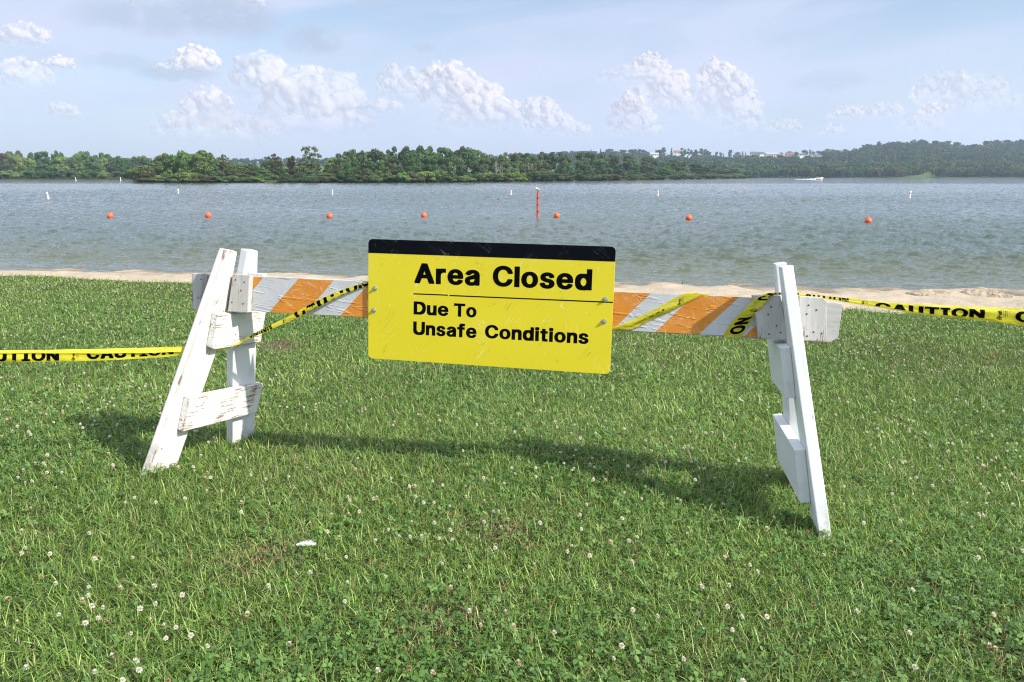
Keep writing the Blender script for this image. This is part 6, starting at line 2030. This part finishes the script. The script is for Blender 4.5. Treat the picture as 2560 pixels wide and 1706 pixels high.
GH = 'trees along the far hilltop'
for (px, tp, wpx, kd, lm_) in ((1440, 379, 40, 'broad', 'mid'), (1464, 378, 44, 'broad', 'mid'), (1476, 373, 12, 'cone', 'dark'), (1500, 372, 12, 'cone', 'dark'), (1521, 373, 30, 'broad', 'mid'),
                               (1536, 379, 26, 'bushy', 'mid'), (1556, 375, 24, 'broad', 'mid'), (1578, 374, 28, 'broad', 'mid'), (1596, 374, 30, 'broad', 'mid'), (1612, 378, 26, 'broad', 'mid'),
                               (1637, 373, 8, 'cone', 'dark'), (1652, 369, 28, 'tall', 'mid'), (1646, 375, 22, 'broad', 'mid'), (1676, 371, 14, 'cone', 'mid'), (1704, 371, 26, 'tall', 'mid'), (1721, 373, 22, 'tall', 'dark'),
                               (1736, 375, 20, 'broad', 'mid'), (1752, 372, 30, 'tall', 'mid'), (1766, 378, 22, 'broad', 'mid'), (1788, 380, 10, 'tall', 'dark'), (1799, 381, 11, 'tall', 'dark'), (1806, 384, 8, 'cone', 'dark'),
                               (1822, 375, 14, 'tall', 'dark'), (1840, 381, 18, 'broad', 'mid'), (1853, 378, 11, 'cone', 'dark'), (1860, 380, 8, 'cone', 'dark'), (1882, 387, 14, 'bushy', 'dark'), (1912, 384, 14, 'broad', 'mid'),
                               (1950, 382, 10, 'broad', 'dark'), (1968, 379, 18, 'broad', 'dark'), (1985, 380, 16, 'broad', 'mid'), (2006, 376, 18, 'broad', 'dark'), (2020, 374, 8, 'tall', 'dark'), (2028, 379, 10, 'broad', 'dark'),
                               (2042, 378, 16, 'broad', 'olive'), (2066, 373, 30, 'bushy', 'dark'), (2085, 376, 26, 'broad', 'dark'), (2105, 374, 13, 'broad', 'olive'), (2160, 361, 26, 'broad', 'dark'), (2190, 354, 16, 'tall', 'mid'),
                               (2212, 354, 9, 'cone', 'dark'), (2222, 354, 8, 'cone', 'dark')):
    D = 1200 if px < 2060 else 1245
    base = z_at(interp(HILLTOP, px) + 3, D)
    tree(px, D, base, z_at(tp, D), kd, lm_, {'mid': 'bluish green tree on the far hilltop by the houses', 'dark': 'dark tree on the far hilltop by the houses', 'olive': 'brownish tree on the far hilltop by the houses'}[lm_], GH,
         wide=wpx * D / F * 1.15)


SKY_HILL = [(-700, 398), (500, 396), (1300, 388), (1400, 379), (1440, 381), (1600, 384), (1620, 392), (2050, 393), (2070, 381), (2100, 377), (2150, 371), (2190, 362), (2230, 357), (2300, 353), (2345, 355),
            (2375, 360), (2420, 357), (2480, 354), (2530, 352), (2560, 350), (3000, 346)]


def hill_wood():
    r = np.random.default_rng(77)
    VV, FF, CC, b = [], [], [], 0
    n = 0
    tries = 0
    pts = []
    while n < 3700 and tries < 90000:
        tries += 1
        px = r.uniform(1350, 3000) if r.random() < .74 else r.uniform(-500, 1400)
        D = 712 + 30 * r.random() if r.random() < .16 else 715 + 540 * r.random() ** .9
        if 1760 < px < 1832 and D > 1120:                     # the meadow stays open
            continue
        if 2270 < px < 2345 and D < 735:
            continue
        zt = float(hill_z(px, D))
        py = 853 - F * math.tan(PITCH + math.atan((zt - 2.3) / D))
        if px < 2060 and D > 1150 and px > 1600 and r.random() < .8:
            continue
        if abs(px - 2428) < 20 and D > 1150:
            continue
        if px < 1400 and D < 1080:
            continue
        lim_py = interp(SKY_HILL, px) + r.uniform(0, 3)
        if 853 - F * math.tan(PITCH + math.atan((zt + 7.0 - 2.3) / D)) < lim_py:
            continue
        pts.append((px, D, zt))
        n += 1
    pts.sort(key=lambda q: q[1])
    base = [crown_lobes(k * 5 + 2, 'broad') for k in range(3)]
    cl = [leaf_cloud(300 + k, base[k], 9, .085, None)[0] for k in range(3)]
    for (px, D, zt) in pts:
        V = cl[r.integers(3)]
        a = r.random() * 6.28
        h = r.uniform(7.5, 11.5) * (.8 if D < 760 else 1.0)
        w = h * r.uniform(1.0, 1.3)
        ca, sa = math.cos(a), math.sin(a)
        x_ = float(far_xy(px, D)[0])
        W = np.stack([(V[:, 0] * ca - V[:, 1] * sa) * w + x_, (V[:, 0] * sa + V[:, 1] * ca) * w + D, V[:, 2] * h * 1.1 - h * .15 + zt], -1)
        VV.append(W)
        tone = r.uniform(.65, 1.35)
        lowland = D < 900
        c = np.array((0.058, 0.105, 0.030) if lowland and r.random() < .6 else (0.036, 0.072, 0.026)) * tone
        if r.random() < .08:
            c = np.array((0.09, 0.10, 0.045)) * tone
        CC.append(np.repeat(c[None, :], len(W), 0))
        b += len(W)
    V = np.concatenate(VV)
    me = mesh_np('hillside_wood', V, np.arange(len(V)).reshape(-1, 4), [M['hillwood']], False, {'col': np.concatenate(CC)})
    tag(link('hillside_wood', me), 'dense bluish green wood covering the far hill', 'wood', kind='stuff')


M['hillwood'] = leafy('far foliage', 'col', trans=.2, rough=.7, spec=.1)
hill_wood()

# ------------------------------------------------------------------ cumulus, kilometres off, beyond the haze
CUMULUS = [                     # x, y, half width, half height, density
    (450, 153, 62, 34, 1.0), (410, 165, 60, 16, .6),
    (600, 180, 62, 44, .75), (655, 212, 75, 52, .85), (712, 236, 78, 56, .95), (760, 262, 66, 54, .9), (690, 262, 90, 54, .75), (815, 282, 48, 32, .8), (770, 212, 54, 40, .6),
    (700, 296, 130, 36, .6), (870, 252, 70, 22, .5),
    (478, 248, 50, 42, .85), (470, 290, 70, 42, .8), (396, 300, 50, 34, .65), (528, 300, 46, 36, .7), (594, 306, 52, 30, .65), (490, 322, 150, 26, .5),
    (1018, 184, 44, 40, 1.0), (1046, 216, 64, 50, 1.0), (1092, 246, 66, 46, 1.0), (1138, 270, 60, 34, .95), (1085, 284, 100, 36, .7), (1000, 220, 40, 34, .7),
    (920, 196, 56, 34, .6), (915, 222, 40, 30, .45),
    (1238, 268, 46, 32, .85), (1264, 290, 58, 32, .8), (1328, 306, 34, 20, .75),
    (1490, 168, 46, 42, 1.0), (1514, 200, 62, 50, .95), (1536, 232, 46, 54, .75), (1440, 182, 80, 22, .35),
    (1450, 258, 40, 36, 1.0), (1454, 294, 58, 42, .85),
    (1642, 182, 40, 42, 1.0), (1670, 212, 52, 46, 1.0), (1698, 246, 46, 50, 1.0), (1704, 286, 46, 46, .9), (1660, 245, 70, 60, .5),
    (1943, 263, 42, 17, .8), (2030, 260, 52, 22, .55), (2143, 257, 32, 17, .85), (1908, 302, 30, 17, .65), (2185, 212, 90, 36, .55), (2240, 240, 100, 44, .45), (2125, 288, 50, 26, .45), (1800, 296, 46, 18, .5),
    (66, 92, 54, 28, .7), (62, 188, 76, 36, .75), (134, 150, 38, 17, .8), (145, 258, 30, 20, .5), (430, -8, 190, 26, .8),
]
GROUPS = [(0, 2), (2, 11), (11, 17), (17, 23), (23, 25), (25, 28), (28, 32), (32, 34), (34, 39), (39, 40), (40, 41), (41, 42), (42, 43), (43, 45), (45, 46), (46, 47), (47, 50), (50, 51), (51, 52)]


def build_clouds():
    from mathutils import noise as mn
    r = random.Random(17)
    VV, FF, OP, off = [], [], [], 0
    ico = bmesh.new()
    bmesh.ops.create_icosphere(ico, subdivisions=2, radius=1.0)
    ico.verts.ensure_lookup_table()
    IV = np.array([v.co[:] for v in ico.verts])
    IF = np.array([[v.index for v in f.verts] for f in ico.faces])
    ico.free()
    for gi, (g0, g1) in enumerate(GROUPS):
        D = 4200.0 + 260 * (gi % 5)
        k = 1.088 / F * D
        S, info = [], []
        for (x, y, rx, ry, op) in CUMULUS[g0:g1]:
            d = ray((x * 1.088, y * 1.088))
            c = CAM + d * (D / d[1])
            c[1] += r.uniform(-.3, .3) * rx * k
            Rx, Rz = rx * k * .90, ry * k * .90
            info.append((c, Rx, Rz, op))
            S.append((c, np.array([Rx, Rx * .8, Rz]) * .88))
            m = max(5, int(7 + Rx / 12))
            for _ in range(m * 2):
                a, e = r.uniform(0, 6.283), math.asin(r.uniform(-.35, 1.0))
                dv = np.array([math.cos(a) * math.cos(e), math.sin(a) * math.cos(e), math.sin(e)])
                q = c + dv * np.array([Rx, Rx * .8, Rz]) * .78
                r1 = min(Rx, Rz * 1.4) * r.uniform(.30, .55)
                S.append((q, np.array([r1, r1, r1 * .9])))
                for _ in range(2):
                    dd = np.array([r.gauss(0, 1), r.gauss(0, 1), r.gauss(.35, 1)]) + dv * .8
                    dd /= np.linalg.norm(dd)
                    r2 = r1 * r.uniform(.28, .48)
                    S.append((q + dd * r1 * .85, np.array([r2, r2, r2])))
        V = np.concatenate([c + IV * rad for c, rad in S])
        Fc = np.concatenate([IF + i * len(IV) for i in range(len(S))])
        ext = V.max(0) - V.min(0)
        org = V.mean(0)
        me = mesh_np('cloud', V - org, Fc)
        o = bpy.data.objects.new('cloud', me)
        COL.objects.link(o)
        md = o.modifiers.new('remesh', 'REMESH')
        md.mode = 'VOXEL'
        md.voxel_size = max(1.8, max(ext) / 170)
        sm = o.modifiers.new('smooth', 'SMOOTH')
        sm.factor, sm.iterations = 0.5, 32
        dg = bpy.context.evaluated_depsgraph_get()
        m2 = bpy.data.meshes.new_from_object(o.evaluated_get(dg))
        bpy.data.objects.remove(o)
        n = len(m2.vertices)
        P = np.empty(n * 3, np.float32); m2.vertices.foreach_get('co', P); P = P.reshape(-1, 3).astype(float)
        N = np.empty(n * 3, np.float32); m2.vertices.foreach_get('normal', N); N = N.reshape(-1, 3)
        disp = np.array([mn.fractal(Vector(p) * .03 + Vector((gi * 7, 0, 0)), 0.8, 2.1, 4) for p in P])
        P = P + N * (disp * 2.0)[:, None] + org
        op, wsum = np.zeros(n), np.zeros(n) + 1e-9
        for c, Rx, Rz, o_ in info:
            q = ((P[:, 0] - c[0]) / Rx) ** 2 + ((P[:, 2] - c[2]) / Rz) ** 2
            w = np.exp(-2.2 * q)
            low = np.clip(((P[:, 2] - c[2]) / Rz + 1.25) / 1.5, 0.0, 1)
            op += w * o_ * (0.35 + 0.65 * low)
            wsum += w
        op = op / wsum
        base = min(c[2] - Rz * .9 for c, Rx, Rz, o_ in info)
        height = max(c[2] + Rz for c, Rx, Rz, o_ in info) - base
        op = op * np.clip((P[:, 2] - base) / (height * .42), 0.0, 1) ** .8
        fl = [f.vertices[:] for f in m2.polygons]
        q4 = np.array([f for f in fl if len(f) == 4]).reshape(-1, 4) + off
        VV.append(P); FF.append(q4); OP.append(op)
        off += n
        bpy.data.meshes.remove(m2)
    m, g, b, o = mat('cumulus')
    g.n.remove(b)
    at = g.node('ShaderNodeAttribute', attribute_name='op').outputs['Fac']
    geo = g.node('ShaderNodeNewGeometry')
    face = g.m('ABSOLUTE', g.vm('DOT_PRODUCT', geo.outputs['Normal'], geo.outputs['Incoming']))
    soft = g.smooth(face, 0.0, 1.0)
    alpha = g.m('MULTIPLY', g.m('MULTIPLY', g.m('MULTIPLY', at, 0.80), soft), g.m('SUBTRACT', 1.0, geo.outputs['Backfacing']))
    df = g.node('ShaderNodeBsdfDiffuse'); df.inputs[0].default_value = (0.74, 0.65, 0.60, 1)
    tl = g.node('ShaderNodeBsdfTranslucent'); tl.inputs[0].default_value = (0.74, 0.68, 0.67, 1)
    mx = g.node('ShaderNodeMixShader'); mx.inputs[0].default_value = 0.52
    g.l.new(df.outputs[0], mx.inputs[1]); g.l.new(tl.outputs[0], mx.inputs[2])
    tp = g.node('ShaderNodeBsdfTransparent')
    m2_ = g.node('ShaderNodeMixShader')
    g.l.new(alpha, m2_.inputs[0]); g.l.new(tp.outputs[0], m2_.inputs[1]); g.l.new(mx.outputs[0], m2_.inputs[2])
    g.l.new(m2_.outputs[0], o.inputs[0])
    me = mesh_np('clouds', np.concatenate(VV), np.concatenate(FF), [m], True, {'op': np.concatenate(OP)})
    tag(link('clouds', me), 'pale cumulus clouds standing above the far shore', 'clouds', kind='stuff')


build_clouds()

# ------------------------------------------------------------------ haze over the lake
def haze(density):
    bm = bmesh.new()
    bmesh.ops.create_cube(bm, size=1, matrix=Matrix.Translation((0, 1050, 64)) @ Matrix.Diagonal((4600, 2700, 150, 1)))
    m = bpy.data.materials.new('pale air')
    m.use_nodes = True
    t = m.node_tree
    t.nodes.clear()
    out = t.nodes.new('ShaderNodeOutputMaterial')
    pv = t.nodes.new('ShaderNodeVolumePrincipled')
    pv.inputs['Color'].default_value = (0.68, 0.82, 1.0, 1)
    pv.inputs['Density'].default_value = density
    pv.inputs['Anisotropy'].default_value = 0.2
    t.links.new(pv.outputs[0], out.inputs['Volume'])
    o = link('haze', bm_mesh('haze', bm, [m]))
    o.display_type = 'WIRE'
    tag(o, 'pale blue haze over the lake', 'haze', kind='stuff')


haze(0.00021)
